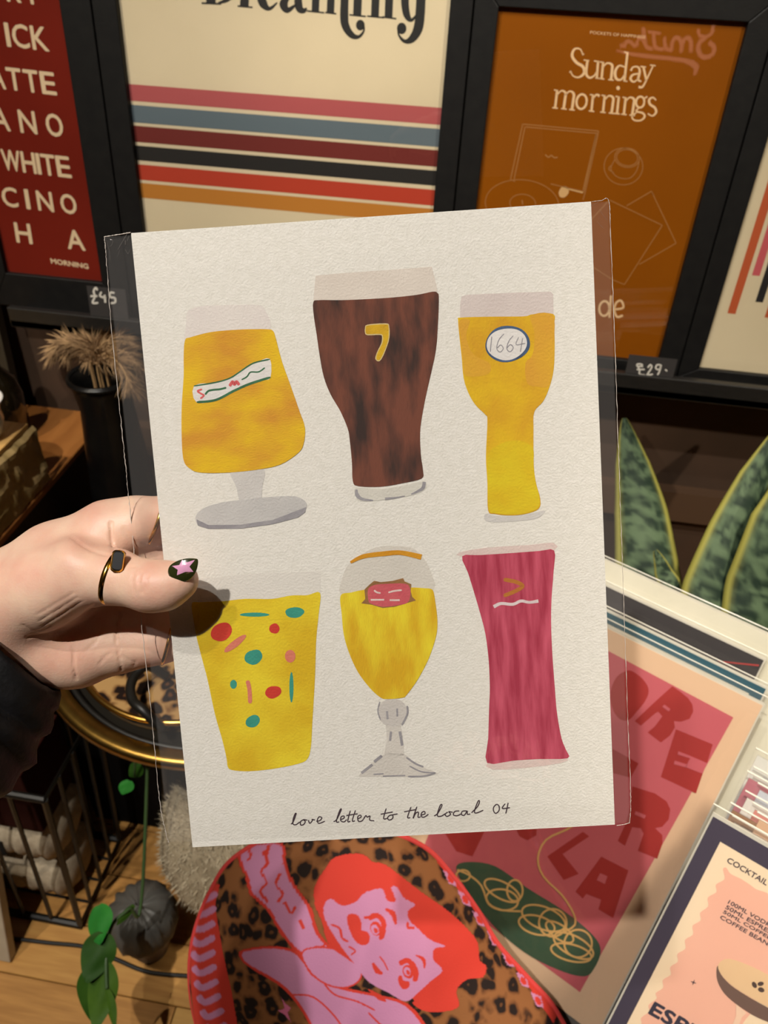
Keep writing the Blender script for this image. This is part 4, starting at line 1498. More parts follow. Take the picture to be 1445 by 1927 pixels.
wavy = [(1030, 370), (1060, 355), (1100, 410), (1190, 455), (1270, 505), (1340, 555), (1430, 585), (1520, 650), (1600, 680), (1700, 750), (1790, 780)]
right_ = [(1790 - 72 * i + (28 if i % 2 else 0), 780 + 126 * i) for i in range(1, 10)]
left_ = [(1045, 460), (965, 510), (970, 580), (890, 630), (895, 710), (820, 770), (825, 840), (750, 890), (755, 970), (680, 1020), (685, 1100), (610, 1150), (615, 1220), (545, 1270), (550, 1340), (475, 1390), (480, 1460), (410, 1510), (420, 1560), (345, 1620), (350, 1680), (275, 1740), (280, 1800), (205, 1860)]
zi += 0.0001
m_ = MB()
clamp_poly(ESo, c4(smooth(wavy + right_ + list(reversed(left_)), 3)), *lim, zi, m_)
m_.build('pink_panel', mat('pink_cocktail_ink', 'eeb69e', 'eab098', scale=6, rough=0.55), es)
dark_i = mat('aubergine_ink', '46363f', rough=0.55)
zi += 0.0001
mb = MB()
text_px(mb, ESo, 'COCKTAIL', c4([(1088, 258), along((1088, 258), 425, 8), along((1062, 300), 425, 8), (1062, 300)]), zi, bold=0.35)
mb.build('heading', dark_i, es)
for tx, p in (('100ML VODKA', (1092, 652)), ('50ML ESPRESSO', (1068, 698)), ('50ML COFFEE LIQUEUR', (1044, 744)), ('COFFEE BEANS', (1018, 790))):
    n = len(tx) * 46 - 8
    mb = MB()
    text_px(mb, ESo, tx, c4([p, along(p, n, 0), along(p, n, 36), along(p, 0, 36)]), zi, bold=0.35)
    mb.build('recipe_line', dark_i, es)
mb = MB()
p = (405, 1592)
text_px(mb, ESo, 'ESPRESSO', c4([p, along(p, 1130, 0), along(p, 1130, 120), along(p, 0, 120)]), zi, bold=1.6)
mb.build('title', mat('title_navy_ink', '2f2a3c', rough=0.55), es)
flat(ESo, [c4(smooth([(970, 1300), (985, 1258), (1010, 1335), (1100, 1435), (1250, 1535), (1445, 1645), (1600, 1720), (1640, 1770), (1560, 1800), (1445, 1775), (1300, 1710), (1150, 1610), (1040, 1510), (980, 1400)], 3))], zi).build('drawn_glass_bowl', mat('coffee_ink', '6e5348', rough=0.55), es)
zi += 0.0001
flat(ESo, [c4(smooth([(985, 1255), (1030, 1205), (1100, 1195), (1250, 1245), (1445, 1340), (1590, 1450), (1650, 1560), (1640, 1660), (1560, 1690), (1445, 1640), (1250, 1530), (1100, 1430), (1010, 1330)], 3))], zi).build('drawn_foam', mat('foam_ink', 'e6c297', 'deb88c', scale=10, rough=0.55), es)
flat(ESo, [c4([(1150, 1610), (1250, 1690), (1205, 1730), (1170, 1830), (1120, 1930), (1070, 1930), (1110, 1820), (1152, 1720)])], zi).build('drawn_stem', mat('stem_ink', 'ecc8ac', rough=0.55), es)
zi += 0.0001
for a in ((1320, 1433, 20, 32, -30), (1378, 1423, 29, 20, -10), (1383, 1478, 31, 22, 25)):
    flat(ESo, [c4(ellipse(*a, 16))], zi).build('drawn_bean', mat('bean_ink', '4a3630', rough=0.55), es)
st = []
for k in range(8):
    a = math.radians(45 * k + 20)
    r = 30 if k % 2 == 0 else 8
    st.append((760 + r * math.cos(a), 1410 + r * math.sin(a)))
flat(ESo, [c4(st)], zi).build('drawn_star', dark_i, es)

# the rack itself: two bins with a divider, backboard and legs
rackm = mat('grey_rack_wood', '57504a', '4a443e', scale=12, stretch=(1, 1, 5), rough=0.6)
bot = AM.o - ru_ * 0.432
rack = empty('print_rack', (bot.x, bot.y, 0))
tag(rack, 'grey wooden browser rack holding the sleeved prints and cards', 'rack')
ax3 = (rx_, rf_, Vector((0, 0, 1)))


def rpart(nm, along_, back, zc, sx, sy, sz, lean=False):
    c = Vector((bot.x, bot.y, 0)) + rx_ * along_ + rf_ * back
    c.z = zc
    mb_ = MB()
    if lean:
        box(mb_, c - rack.location, (sx, sy, sz), (rx_, -rn_ * 1.0, ru_))
    else:
        box(mb_, c - rack.location, (sx, sy, sz), ax3)
    return bevel(mb_.build(nm, rackm, rack), 0.0015)


zb = bot.z - 0.006
rpart('base_board', -0.157, 0.085, zb - 0.008, 0.31, 0.25, 0.014)
zes = (ESo.o - ru_ * (H_ES + 0.003)).z
rpart('base_board', 0.213, -0.060, zes - 0.006, 0.41, 0.30, 0.014)
for sx in (0.10, 0.39):
    rpart('post', sx, 0.07, (zes - 0.013 + zb - 0.001) / 2, 0.02, 0.02, zes - 0.012 - zb)
rpart('base_board', 0.205, 0.085, zb - 0.008, 0.41, 0.25, 0.014)
ZCARD = 0.640
bb = bot + rf_ * 0.105 + ru_ * 0.19 + rx_ * 0.05 - rack.location
bevel(box(MB(), bb, (0.71, 0.010, 0.40), (rx_, -rn_, ru_)).build('backboard', rackm, rack), 0.0015)
rpart('front_board', -0.157, -0.034, zb + 0.004, 0.31, 0.012, 0.035)
rpart('front_board', 0.205, -0.216, zes + 0.004, 0.41, 0.012, 0.035)
for sx in (-0.29, 0.39):
    for sy in (-0.02, 0.19):
        rpart('leg', sx, sy, (zb - 0.015) / 2, 0.025, 0.025, zb - 0.015)
rpart('leg', 0.39, -0.18, (zes - 0.013) / 2, 0.025, 0.025, zes - 0.013)
rpart('leg', 0.14, -0.19, (zes - 0.013) / 2, 0.025, 0.025, zes - 0.013)

# greeting cards in clear wraps behind the cocktail print, on a step in the bin
cc = crop(1300, 1300, 3.075)
cards = [('white card with a blue corner at the back of the card bin', (385, 372), 'cfcdc4', 0.81), ('white card with grey print in the card bin', (372, 480), 'c9c6bd', 0.795), ('pink card in the card bin', (335, 505), 'b06a74', 0.782),
         ('pale blue and white card in the card bin', (398, 575), 'b9bdc4', 0.77), ('white-edged card before the pink one in the card bin', (325, 620), 'd3cfc6', 0.757), ('coral and white card in the card bin', (370, 690), 'c98278', 0.745),
         ('kraft brown card in the card bin', (240, 690), '8f6a4c', 0.733), ('tan card at the front of the card bin', (395, 745), 'c7a283', 0.722), ('plain white card right behind the cocktail print', (250, 765), 'd6d2c8', 0.711)]
for i, (lb, p, c, d) in enumerate(cards):
    pl = rack_plane(d, cc([p])[0])
    e = empty('greeting_card', m=pl.matrix())
    tag(e, lb, 'card', 'greeting cards in clear wraps')
    hh = (pl.o.z - ZCARD) / ru_.z
    box(MB(), (0.075, -hh / 2, 0), (0.15, hh, 0.003)).build('card_stock', mat('card_%s' % c, c, rough=0.6), e)
    m_ = MB()
    flatpoly(m_, [(0.012, -hh + 0.012), (0.138, -hh + 0.012), (0.138, -0.016), (0.012, -0.016)], 0.0018)
    m_.build('card_picture', mat('card_pic_%d' % (i % 5), ('7f8fa8', 'd8d2c6', 'c77f86', 'dcd6cc', 'b98a62')[i % 5], rough=0.6), e)
    g = MB()
    g.add([(-0.004, -hh, 0.003), (0.154, -hh, 0.003), (0.154, 0.006, 0.0025), (-0.004, 0.006, 0.0025)], [(0, 1, 2, 3)])
    g.build('clear_wrap', rack_film, e)
    tube(MB(), [(-0.004, 0.006, 0.002), (0.154, 0.006, 0.002)], 0.0008, 6).build('wrap_edge', MATS['clear_edge'], e)

cps = []
for lb, p, c, d in cards:
    pl = rack_plane(d, cc([p])[0])
    q = pl.o - ru_ * ((pl.o.z - ZCARD) / ru_.z)
    cps.append(((q - bot).dot(rx_), (q - bot).dot(rf_)))
a0_, a1_ = min(c[0] for c in cps) - 0.006, max(c[0] for c in cps) + 0.158
b0c, b1c = min(c[1] for c in cps) - 0.004, max(c[1] for c in cps) + 0.004
rpart('card_step', (a0_ + a1_) / 2, (b0c + b1c) / 2, (ZCARD + 0.0012 + zes) / 2, a1_ - a0_, b1c - b0c, ZCARD + 0.0012 - zes)

# ------------------------------------------------------------------ cushion with printed cherub on leopard cloth
def in_poly(P, poly_):
    """vectorised point in polygon"""
    x, y_ = P[:, 0], P[:, 1]
    q = np.array(poly_)
    inside = np.zeros(len(P), bool)
    j = len(q) - 1
    for i in range(len(q)):
        xi, yi = q[i]
        xj, yj = q[j]
        if yi != yj:
            c = ((yi > y_) != (yj > y_)) & (x < (xj - xi) * (y_ - yi) / (yj - yi) + xi)
            inside ^= c
        j = i
    return inside


cu_n = Vector((-0.06, -0.80, 0.60)).normalized()
cu_o = CAM + ray((690, 1840)) * 0.845
CU = Plane(cu_o, Vector((1, 0, 0)), cu_n.cross(Vector((1, 0, 0))) * -1)
if CU.n.dot(cu_n) < 0:
    CU = Plane(cu_o, Vector((1, 0, 0)), cu_n.cross(Vector((1, 0, 0))))
outline = smooth([(560, 1555), (445, 1612), (396, 1680), (366, 1760), (358, 1840), (372, 1930), (410, 2030), (520, 2120), (690, 2160), (860, 2150), (1010, 2090), (1075, 1990), (1045, 1902), (990, 1838), (936, 1777), (898, 1714), (850, 1648), (790, 1590), (680, 1552)], 40)
ol = [CU.loc(p) for p in outline]
cen_ = sum(ol, Vector((0, 0))) / len(ol)
NR, NS = 230, len(ol)
TH = 0.075
V_, F_ = [], []
for k in range(NR):
    s = 1 - k / NR
    h = TH * (1 - s ** 2.6) ** 0.6
    for p in ol:
        q = cen_ + (p - cen_) * s
        hh = h
        V_.append((q.x, q.y, hh + 0.004 * mnoise.noise(Vector((q.x * 14, q.y * 14, 0))) * (1 - s ** 4)))
V_.append((cen_.x, cen_.y, TH))
for k in range(NR - 1):
    for i in range(NS):
        j = (i + 1) % NS
        F_.append((k * NS + i, k * NS + j, (k + 1) * NS + j, (k + 1) * NS + i))
for i in range(NS):
    F_.append(((NR - 1) * NS + i, (NR - 1) * NS + (i + 1) % NS, NR * NS))
cush = empty('cushion', m=CU.matrix())
tag(cush, 'plump leopard print cushion with a pink and red cherub face', 'cushion')
fm = MB().add(V_, F_)
leo = leopard('leopard_cushion_cloth', base='7c4f2d', base2='5f3a20', scale=62, attr=True)
fo = fm.build('front_cover', leo, cush, shade=True)
Vw = np.array([tuple(CU.matrix() @ Vector(v)) for v in V_]) - np.array(CAM)
dz = Vw @ np.array(FWD)
P2 = np.stack([CX + F * (Vw @ np.array(RIGHT)) / dz, CY + F * (Vw @ np.array(DOWN)) / dz], 1)
kc = crop(340, 1540, 2.408)
design = np.zeros((len(V_), 4), np.float32)


def dye(shape, c):
    if shape[0] == 'strip':
        shape = list(shape[1]) + list(reversed(shape[2]))
    design[in_poly(P2, shape)] = (*lin(c), 1)


PINK, RED = 'b1779a', 'b8352a'
# patterned border on both sides
dye(kc([(-30, 930), (60, 930), (35, 640), (70, 480), (150, 290), (178, 300), (158, 380), (160, 420), (190, 600), (230, 780), (262, 960), (300, 1100), (-30, 1100)]), RED)
dye(kc([(1160, 195), (1240, 230), (1330, 340), (1470, 560), (1600, 700), (1720, 850), (1690, 930), (1560, 740), (1440, 570), (1330, 420), (1230, 290)]), RED)
for i in range(10):
    y_ = 350 + i * 66
    x_ = 118 - 42 * math.sin((i + 1) / 11 * math.pi) + i * 5
    dye(stroke(kc([(x_ - 55 + 6 * i * 0.3, y_ - 8), (x_ - 10, y_ + 22), (x_ + 60, y_ - 12)]), 30 / 2.408), PINK)
for i in range(7):
    x_, y_ = 1205 + i * 66, 262 + i * 92
    dye(kc([(x_ - 18, y_ - 28), (x_ + 30, y_ - 6), (x_ + 44, y_ + 46), (x_ + 10, y_ + 36)]), PINK)
    dye(kc(ellipse(x_ + 18, y_ + 14, 12, 22, -30, 14)), RED)
# wing, outlined in red
wing = [(270, 130), (460, 110), (478, 200), (520, 300), (590, 400), (620, 500), (660, 560), (700, 600), (620, 620), (540, 620), (480, 560), (430, 490), (400, 430), (350, 380), (310, 340), (290, 260), (262, 200)]
dye(kc(smooth(wing, 3)), RED)
dye(kc(smooth([(285, 138), (448, 118), (462, 205), (504, 305), (574, 405), (604, 505), (640, 560), (680, 600), (620, 608), (550, 606), (492, 552), (442, 482), (412, 422), (362, 370), (326, 334), (306, 260), (280, 205)], 3)), PINK)
for p in ([(372, 150), (395, 200), (365, 240), (390, 290), (362, 330), (395, 380)], [(300, 130), (318, 170), (300, 190)], [(450, 250), (432, 300), (462, 340), (440, 380)], [(470, 380), (500, 430), (520, 400)], [(540, 460), (560, 500)], [(400, 120), (385, 180)]):
    dye(stroke(kc(p), [16 / 2.408, 9 / 2.408, 15 / 2.408]), RED)
# arms and body
dye(kc(smooth([(262, 610), (290, 592), (390, 578), (500, 590), (560, 640), (600, 700), (680, 745), (760, 770), (900, 800), (1030, 840), (1120, 950), (1150, 1060), (640, 1080), (580, 930), (500, 810), (420, 740), (330, 690), (280, 650)], 3)), RED)
dye(kc(smooth([(278, 615), (300, 602), (390, 590), (496, 602), (552, 650), (592, 712), (680, 758), (760, 784), (900, 812), (1016, 850), (1100, 950), (1130, 1060), (650, 1080), (594, 930), (512, 802), (430, 730), (340, 680), (290, 645)], 3)), PINK)
hand_ = smooth([(548, 620), (580, 590), (650, 585), (720, 600), (790, 640), (820, 690), (805, 740), (740, 768), (660, 752), (590, 700)], 3)
dye(kc(hand_), PINK)
dye(stroke(kc(hand_ + [hand_[0]]), 8 / 2.408, n=1, taper=False), RED)
for p in ([(650, 750), (700, 800), (800, 830), (880, 870)], [(500, 800), (600, 810), (700, 900), (760, 1000)], [(670, 560), (640, 580), (610, 582)], [(850, 880), (900, 930), (980, 1000)]):
    dye(stroke(kc(p), 8 / 2.408), RED)
# hair
HAIR, FACE = 'b8352a', PINK
dye(kc(smooth([(602, 330), (625, 270), (660, 220), (690, 180), (760, 160), (830, 165), (870, 195), (930, 210), (1010, 270), (1100, 340), (1200, 410), (1290, 490), (1345, 560), (1355, 640), (1385, 670), (1370, 720), (1300, 730), (1250, 780), (1262, 850), (1200, 875), (1110, 875), (1050, 840), (1030, 800), (700, 600), (640, 470), (610, 400)], 4)), HAIR)
# face
dye(kc(smooth([(648, 400), (680, 365), (730, 395), (790, 380), (830, 340), (880, 322), (915, 320), (935, 370), (975, 375), (955, 315), (980, 312), (1010, 360), (1060, 390), (1030, 420), (1035, 460), (1075, 500), (1130, 550), (1200, 580), (1150, 590), (1145, 640), (1185, 690), (1130, 740), (1075, 790), (1020, 830), (940, 790), (850, 740), (780, 650), (720, 570), (660, 470)], 4)), FACE)
for p, w in (([(850, 455), (890, 440), (920, 480), (905, 550)], 24), ([(830, 450), (900, 445)], 12), ([(925, 410), (960, 430), (975, 480)], [6, 26, 10]), ([(990, 660), (1030, 645), (1065, 690), (1060, 740)], 24), ([(1065, 620), (1100, 640), (1105, 680)], [5, 18, 6]),
             ([(870, 655), (890, 690), (915, 705)], [10, 26, 8]), ([(900, 625), (920, 650), (940, 690)], 7), ([(1030, 470), (1030, 495), (1060, 495)], 12), ([(680, 480), (720, 500), (730, 540), (760, 560)], 10), ([(850, 775), (900, 810), (930, 830)], [6, 26, 6]), ([(760, 580), (790, 600), (770, 620)], 8)):
    dye(stroke(kc(p), [x / 2.408 for x in w] if isinstance(w, list) else w / 2.408), RED)
dye(kc(ellipse(885, 500, 26, 34, -20, 20)), RED); dye(kc(ellipse(880, 505, 17, 24, -20, 18)), FACE); dye(kc(ellipse(884, 508, 9, 13, -20, 14)), RED)
dye(kc(ellipse(1030, 695, 24, 32, -20, 20)), RED); dye(kc(ellipse(1026, 694, 15, 21, -20, 18)), FACE); dye(kc(ellipse(1030, 698, 8, 12, -20, 14)), RED)
# heart cheeks
dye(kc(smooth([(752, 450), (775, 432), (805, 442), (820, 480), (818, 505), (850, 518), (856, 550), (840, 574), (800, 565), (770, 520)], 3)), RED)
dye(kc(smooth([(985, 720), (1000, 712), (1010, 735), (1035, 740), (1035, 765), (1010, 775), (990, 755)], 3)), RED)
dye(kc(smooth([(455, 810), (475, 840), (500, 860), (485, 880), (500, 925), (470, 890), (440, 870), (470, 860)], 2)), 'b85f80')
ca_ = fo.data.color_attributes.new('design', 'FLOAT_COLOR', 'POINT')
ca_.data.foreach_set('color', design.ravel())
# back cover and piped edge
V_, F_ = [], []
NRb, st_ = 12, 6
olb = ol[::st_]
for k in range(NRb):
    s = 1 - k / NRb
    h = -0.05 * (1 - s ** 2.6) ** 0.6
    for p in olb:
        q = cen_ + (p - cen_) * s
        V_.append((q.x, q.y, h))
V_.append((cen_.x, cen_.y, -0.05))
n = len(olb)
for k in range(NRb - 1):
    for i in range(n):
        j = (i + 1) % n
        F_.append((k * n + j, k * n + i, (k + 1) * n + i, (k + 1) * n + j))
for i in range(n):
    F_.append(((NRb - 1) * n + (i + 1) % n, (NRb - 1) * n + i, NRb * n))
MB().add(V_, F_).build('back_cover', leopard('leopard_back_cloth', scale=62), cush, shade=True)
tube(MB(), [(p.x, p.y, 0.0) for p in olb], 0.0035, 8, closed=True).build('piping', mat('crimson_piping', 'b8322f', rough=0.8), cush, shade=True)

# low bench under the cushion
cz = min((CU.matrix() @ Vector((p.x, p.y, -0.004))).z for p in ol)
cb_ = min(ol, key=lambda p: (CU.matrix() @ Vector((p.x, p.y, 0))).z)
cw = CU.matrix() @ Vector((cb_.x, cb_.y, 0))
bench = empty('bench', (cw.x, cw.y, 0))
tag(bench, 'low dark wooden bench carrying the leopard cushion', 'bench')
bm_ = mat('dark_bench_wood', '4b3322', '3d2919', scale=10, stretch=(1, 8, 8), rough=0.5)
bevel(box(MB(), (0.06, -0.02, cz - 0.009), (0.32, 0.22, 0.03)).build('seat', bm_, bench), 0.003)
for sx in (-0.07, 0.19):
    for sy in (-0.11, 0.07):
        bevel(box(MB(), (sx, sy, (cz - 0.022) / 2), (0.035, 0.035, cz - 0.022)).build('leg', bm_, bench), 0.002)

# ------------------------------------------------------------------ snake plant behind the rack
sp = empty('snake_plant', (0.32, 0.86, 0))
tag(sp, 'snake plant with banded green leaves and yellow edges against the brown wall', 'plant')
leafm = bpy.data.materials.new('banded_leaf')
leafm.use_nodes = True
nt = leafm.node_tree
b_ = nt.nodes['Principled BSDF']
b_.inputs['Roughness'].default_value = 0.65
b_.inputs['Specular IOR Level'].default_value = 0.15
at_ = nt.nodes.new('ShaderNodeAttribute')
at_.attribute_name = 'design'
nt.links.new(at_.outputs['Color'], b_.inputs['Base Color'])


def blade(cl, ws, depths, seed, foot=None):
    """sword leaf: centre line and widths in pixels, depths along the view; drops into the pot at its foot"""
    C3 = [at(x, y_, d) for (x, y_), d in zip(cl, depths)]
    W3 = [w * d / F for w, d in zip(ws, depths)]
    if foot is not None:
        C3.append(Vector(foot))
        W3.append(W3[-1] * 0.75)
    P = spline3(C3, 16)
    n = len(P)
    v, f, col = [], [], []
    nu = 16
    a_, b2 = (np.array(lin('46563f')), np.array(lin('16241a')))
    yel = np.array(lin('7c7838'))
    for i, p in enumerate(P):
        t = i / (n - 1) * (len(W3) - 1)
        k = min(int(t), len(W3) - 2)
        w = W3[k] + (W3[k + 1] - W3[k]) * (t - k)
        d = (P[min(i + 1, n - 1)] - P[max(i - 1, 0)]).normalized()
        side = d.cross(FWD).normalized()
        nrm = side.cross(d)
        for j in range(nu + 1):
            u = j / nu * 2 - 1
            q = p + side * (u * w / 2) + nrm * (0.16 * w * u * u)
            v.append(q - sp.location)
            nz = mnoise.noise(Vector((u * 2.2 + seed, i * 0.42 + seed * 3, 0.7 * math.sin(i * 0.1)))) + 0.5 * mnoise.noise(Vector((u * 7, i * 1.1, seed)))
            g = min(max(nz * 1.4 + 0.45, 0), 1)
            c = a_ * g + b2 * (1 - g)
            e = min(max((abs(u) - 0.74) / 0.08, 0), 1)
            c = c * (1 - e) + yel * e
            col.append((*c, 1))
    for i in range(n - 1):
        for j in range(nu):
            q = i * (nu + 1) + j
            f.append((q, q + 1, q + nu + 2, q + nu + 1))
    o = MB().add(v, f).build('leaf', leafm, sp, shade=True)
    ca = o.data.color_attributes.new('design', 'FLOAT_COLOR', 'POINT')
    ca.data.foreach_set('color', np.array(col, np.float32).ravel())
    s_ = o.modifiers.new('solid', 'SOLIDIFY')
    s_.thickness = 0.003
    return o


blade([(1174, 788), (1192, 870), (1210, 960), (1222, 1060), (1230, 1150)], [4, 62, 98, 118, 120], [1.20, 1.18, 1.16, 1.14, 1.13], 1.0, (0.29, 0.85, 0.52))
blade([(1232, 1036), (1248, 1075), (1262, 1130)], [3, 30, 44], [1.10, 1.10, 1.10], 4.0, (0.30, 0.83, 0.52))
blade([(1470, 800), (1425, 900), (1385, 1000), (1345, 1110), (1325, 1190)], [5, 62, 92, 108, 104], [1.10, 1.09, 1.08, 1.07, 1.07], 7.0, (0.335, 0.84, 0.52))
blade([(1500, 860), (1465, 980), (1430, 1100), (1400, 1200)], [6, 92, 112, 110], [1.04, 1.04, 1.05, 1.06], 11.0, (0.36, 0.85, 0.52))
blade([(1378, 952), (1380, 1000), (1372, 1080)], [3, 24, 40], [1.14, 1.14, 1.13], 15.0, (0.33, 0.87, 0.52))
potm = mat('grey_planter', '4d4b49', '444240', scale=20, rough=0.6)
lathe(MB(), [(0.0, 0.0), (0.085, 0.0), (0.105, 0.54), (0.112, 0.545), (0.112, 0.56), (0.100, 0.56), (0.098, 0.52), (0.0, 0.52)]).build('planter', potm, sp, shade=False)

# ------------------------------------------------------------------ left side: sideboard, crate, ornaments
ZT = 0.665
side = empty('sideboard', (-1.10, 0.94, 0))
tag(side, 'honey-topped dark sideboard against the brown wall', 'sideboard')
honey = mat('honey_wood', '9c6430', '8a5526', scale=8, stretch=(6, 1, 1), rough=0.45, bump=0.05)
darkw = mat('dark_stained_wood', '33200f', '2a1a0c', scale=10, stretch=(1, 6, 1), rough=0.6)
sx1, sx0, sy0, sy1 = -0.652, -1.52, 0.72, WALL_Y - 0.03
bevel(box(MB(), ((sx0 + sx1) / 2 + 1.10, (sy0 + sy1) / 2 - 0.94, ZT - 0.006), (sx1 - sx0, sy1 - sy0, 0.012)).build('top_board', honey, side), 0.002)
bevel(box(MB(), ((sx0 + sx1) / 2 + 1.10 - 0.0025, (sy0 + sy1) / 2 - 0.94, (ZT - 0.012) / 2), (sx1 - sx0 - 0.005, sy1 - sy0 - 0.005, ZT - 0.012)).build('carcass', darkw, side), 0.002)
for k in range(2):
    bevel(box(MB(), (-0.21 + 0.42 * k, sy0 - 0.94 - 0.006, 0.33), (0.40, 0.014, 0.56)).build('door', darkw, side), 0.002)

cb0 = atz((88, 905), ZT)
ct0 = aty((61, 798), cb0.y)
ch_ = max(0.05, min(ct0.z - ZT, 0.16))
crx = min(ct0.x - 0.006, sx1 - 0.004)
cry1 = cb0.y
crate = empty('crate', (crx - 0.13, cry1 - 0.10, ZT))
tag(crate, 'pine crate wrapped in brown parcel tape on the sideboard', 'crate')
pine = mat('pale_pine', 'd6ad6c', 'c69a58', scale=14, stretch=(8, 1, 1), rough=0.55)
tapem = mat('brown_parcel_tape', 'b39768', '98804f', scale=22, rough=0.3, bump=0.5, bscale=40, coat=0.4)
cd = min(0.21, cry1 - sy0 - 0.005)
for zz in (0.2, 0.75):
    for yy in (-1, 1):
        box(MB(), (0, yy * (cd / 2 - 0.006) + 0.10 - cd / 2, ch_ * zz), (0.255, 0.010, ch_ * 0.36)).build('slat', pine, crate)
    for xx in (-1, 1):
        box(MB(), (xx * 0.122, 0.10 - cd / 2, ch_ * zz), (0.010, cd - 0.024, ch_ * 0.36)).build('slat', pine, crate)
bevel(box(MB(), (0, 0.10 - cd / 2, ch_ - 0.006), (0.256, cd, 0.012)).build('lid', pine, crate), 0.001)
box(MB(), (0, 0.10 - cd / 2, 0.004), (0.24, cd - 0.02, 0.006)).build('bottom', pine, crate)
# crumpled tape over the right side
v, f = [], []
nu, nv = 26, 16
for j in range(nv + 1):
    for i in range(nu + 1):
        y_ = 0.10 - cd * i / nu + 0.004
        z_ = (ch_ - 0.008) * j / nv + 0.002
        q = Vector((y_ * 26, z_ * 26, 2.0))
        v.append((0.131 + 0.006 * abs(mnoise.noise(q)) + 0.003 * mnoise.noise(q * 2.3) + (0.004 if j < nv else -0.001), y_, z_))
for j in range(nv):
    for i in range(nu):
        q = j * (nu + 1) + i
        f.append((q, q + 1, q + nu + 2, q + nu + 1))
to = MB().add(v, f).build('tape_wrap', tapem, crate)
s_ = to.modifiers.new('solid', 'SOLIDIFY')
s_.thickness = 0.0015

ztop = ZT + ch_
wp = atz((-32, 824), ztop)
pot = lathe(MB(), [(0.0, 0.0), (0.026, 0.0), (0.036, 0.012), (0.042, 0.035), (0.040, 0.052), (0.044, 0.064), (0.050, 0.074), (0.047, 0.074), (0.040, 0.062), (0.036, 0.045), (0.0, 0.010)]).build('white_pot', mat('white_glaze', 'd6d2cc', rough=0.15, coat=0.6), shade=True)
pot.location = wp
pot.scale = (0.85, 0.85, 0.85)
tag(pot, 'small white glazed pot with a flared rim on the taped crate', 'pot')
gp = aty((-14, 700), 1.02)
gb = empty('bottle', (gp.x, 1.02, ZT))
tag(gb, 'dark bottle with a gold ball stopper behind the crate', 'bottle')
lathe(MB(), [(0.0, 0.0), (0.034, 0.0), (0.036, 0.08), (0.030, 0.11), (0.014, 0.13), (0.013, 0.15), (0.0, 0.15)]).build('body', mat('dark_glass', '1a140a', rough=0.1, coat=0.7), gb, shade=True)
lathe(MB(), [(0.0, 0.146), (0.012, 0.15), (0.020, 0.162), (0.022, 0.172), (0.018, 0.184), (0.008, 0.192), (0.0, 0.194)]).build('stopper', gold, gb, shade=True)

# standing mirror with an olive frame and gilt inner edge, left of the ledge
mx1 = aty((19, 610), 1.09).x - 0.035
mir = empty('mirror', (mx1, 1.106, ZT))
mir.rotation_euler = (math.radians(-4.0), 0, 0)
tag(mir, 'standing mirror with olive frame and gilt edge left of the picture ledge', 'mirror')
ol_m = mat('olive_frame_paint', '3b3528', '332d21', scale=20, rough=0.5)
mh = 0.58
for c, s in (((-0.011, 0, mh / 2), (0.022, 0.02, mh)), ((-0.349, 0, mh / 2), (0.022, 0.02, mh)), ((-0.18, 0, 0.011), (0.316, 0.02, 0.022)), ((-0.18, 0, mh - 0.011), (0.316, 0.02, 0.022))):
    bevel(box(MB(), c, s).build('frame_rail', ol_m, mir), 0.001)
for c, s in (((-0.026, -0.003, mh / 2), (0.008, 0.018, mh - 0.046)), ((-0.334, -0.003, mh / 2), (0.008, 0.018, mh - 0.046)), ((-0.18, -0.003, 0.026), (0.30, 0.018, 0.008)), ((-0.18, -0.003, mh - 0.026), (0.30, 0.018, 0.008))):
    bevel(box(MB(), c, s).build('gilt_edge', gold, mir), 0.001)
box(MB(), (-0.18, 0.004, mh / 2), (0.31, 0.004, mh - 0.05)).build('mirror_glass', mat('silvered_glass', 'b8b4ac', rough=0.02, metal=1.0), mir)

# ------------------------------------------------------------------ tall black vase with pampas grass
vx, vy = -0.563, 0.972
vase = empty('floor_vase', (vx, vy, 0))
tag(vase, 'tall black floor vase beside the sideboard', 'vase')
vr = 0.835
lathe(MB(), [(0.0, 0.0), (0.068, 0.0), (0.072, 0.05), (0.066, 0.35), (0.055, 0.58), (0.045, 0.72), (0.040, 0.78), (0.044, 0.815), (0.050, vr), (0.046, vr + 0.002), (0.038, 0.80), (0.034, 0.70), (0.0, 0.69)], seg=48).build('body', mat('black_glaze', '090808', '0e0d0c', scale=30, rough=0.3, spec=0.3, bump=0.3, bscale=30), vase, shade=True)
tube(MB(), [(0.048 * math.cos(a), 0.048 * math.sin(a), vr - 0.004) for a in [2 * math.pi * k / 40 for k in range(40)]], 0.0035, 8, closed=True).build('rim', mat('black_glaze', '0c0b0a'), vase, shade=True)
plumem = mat('dry_plume', 'a3835c', '84684a', scale=60, rough=0.9)
stemm = mat('dry_stem', '8a6c46', rough=0.8)
rp_ = random.Random(11)
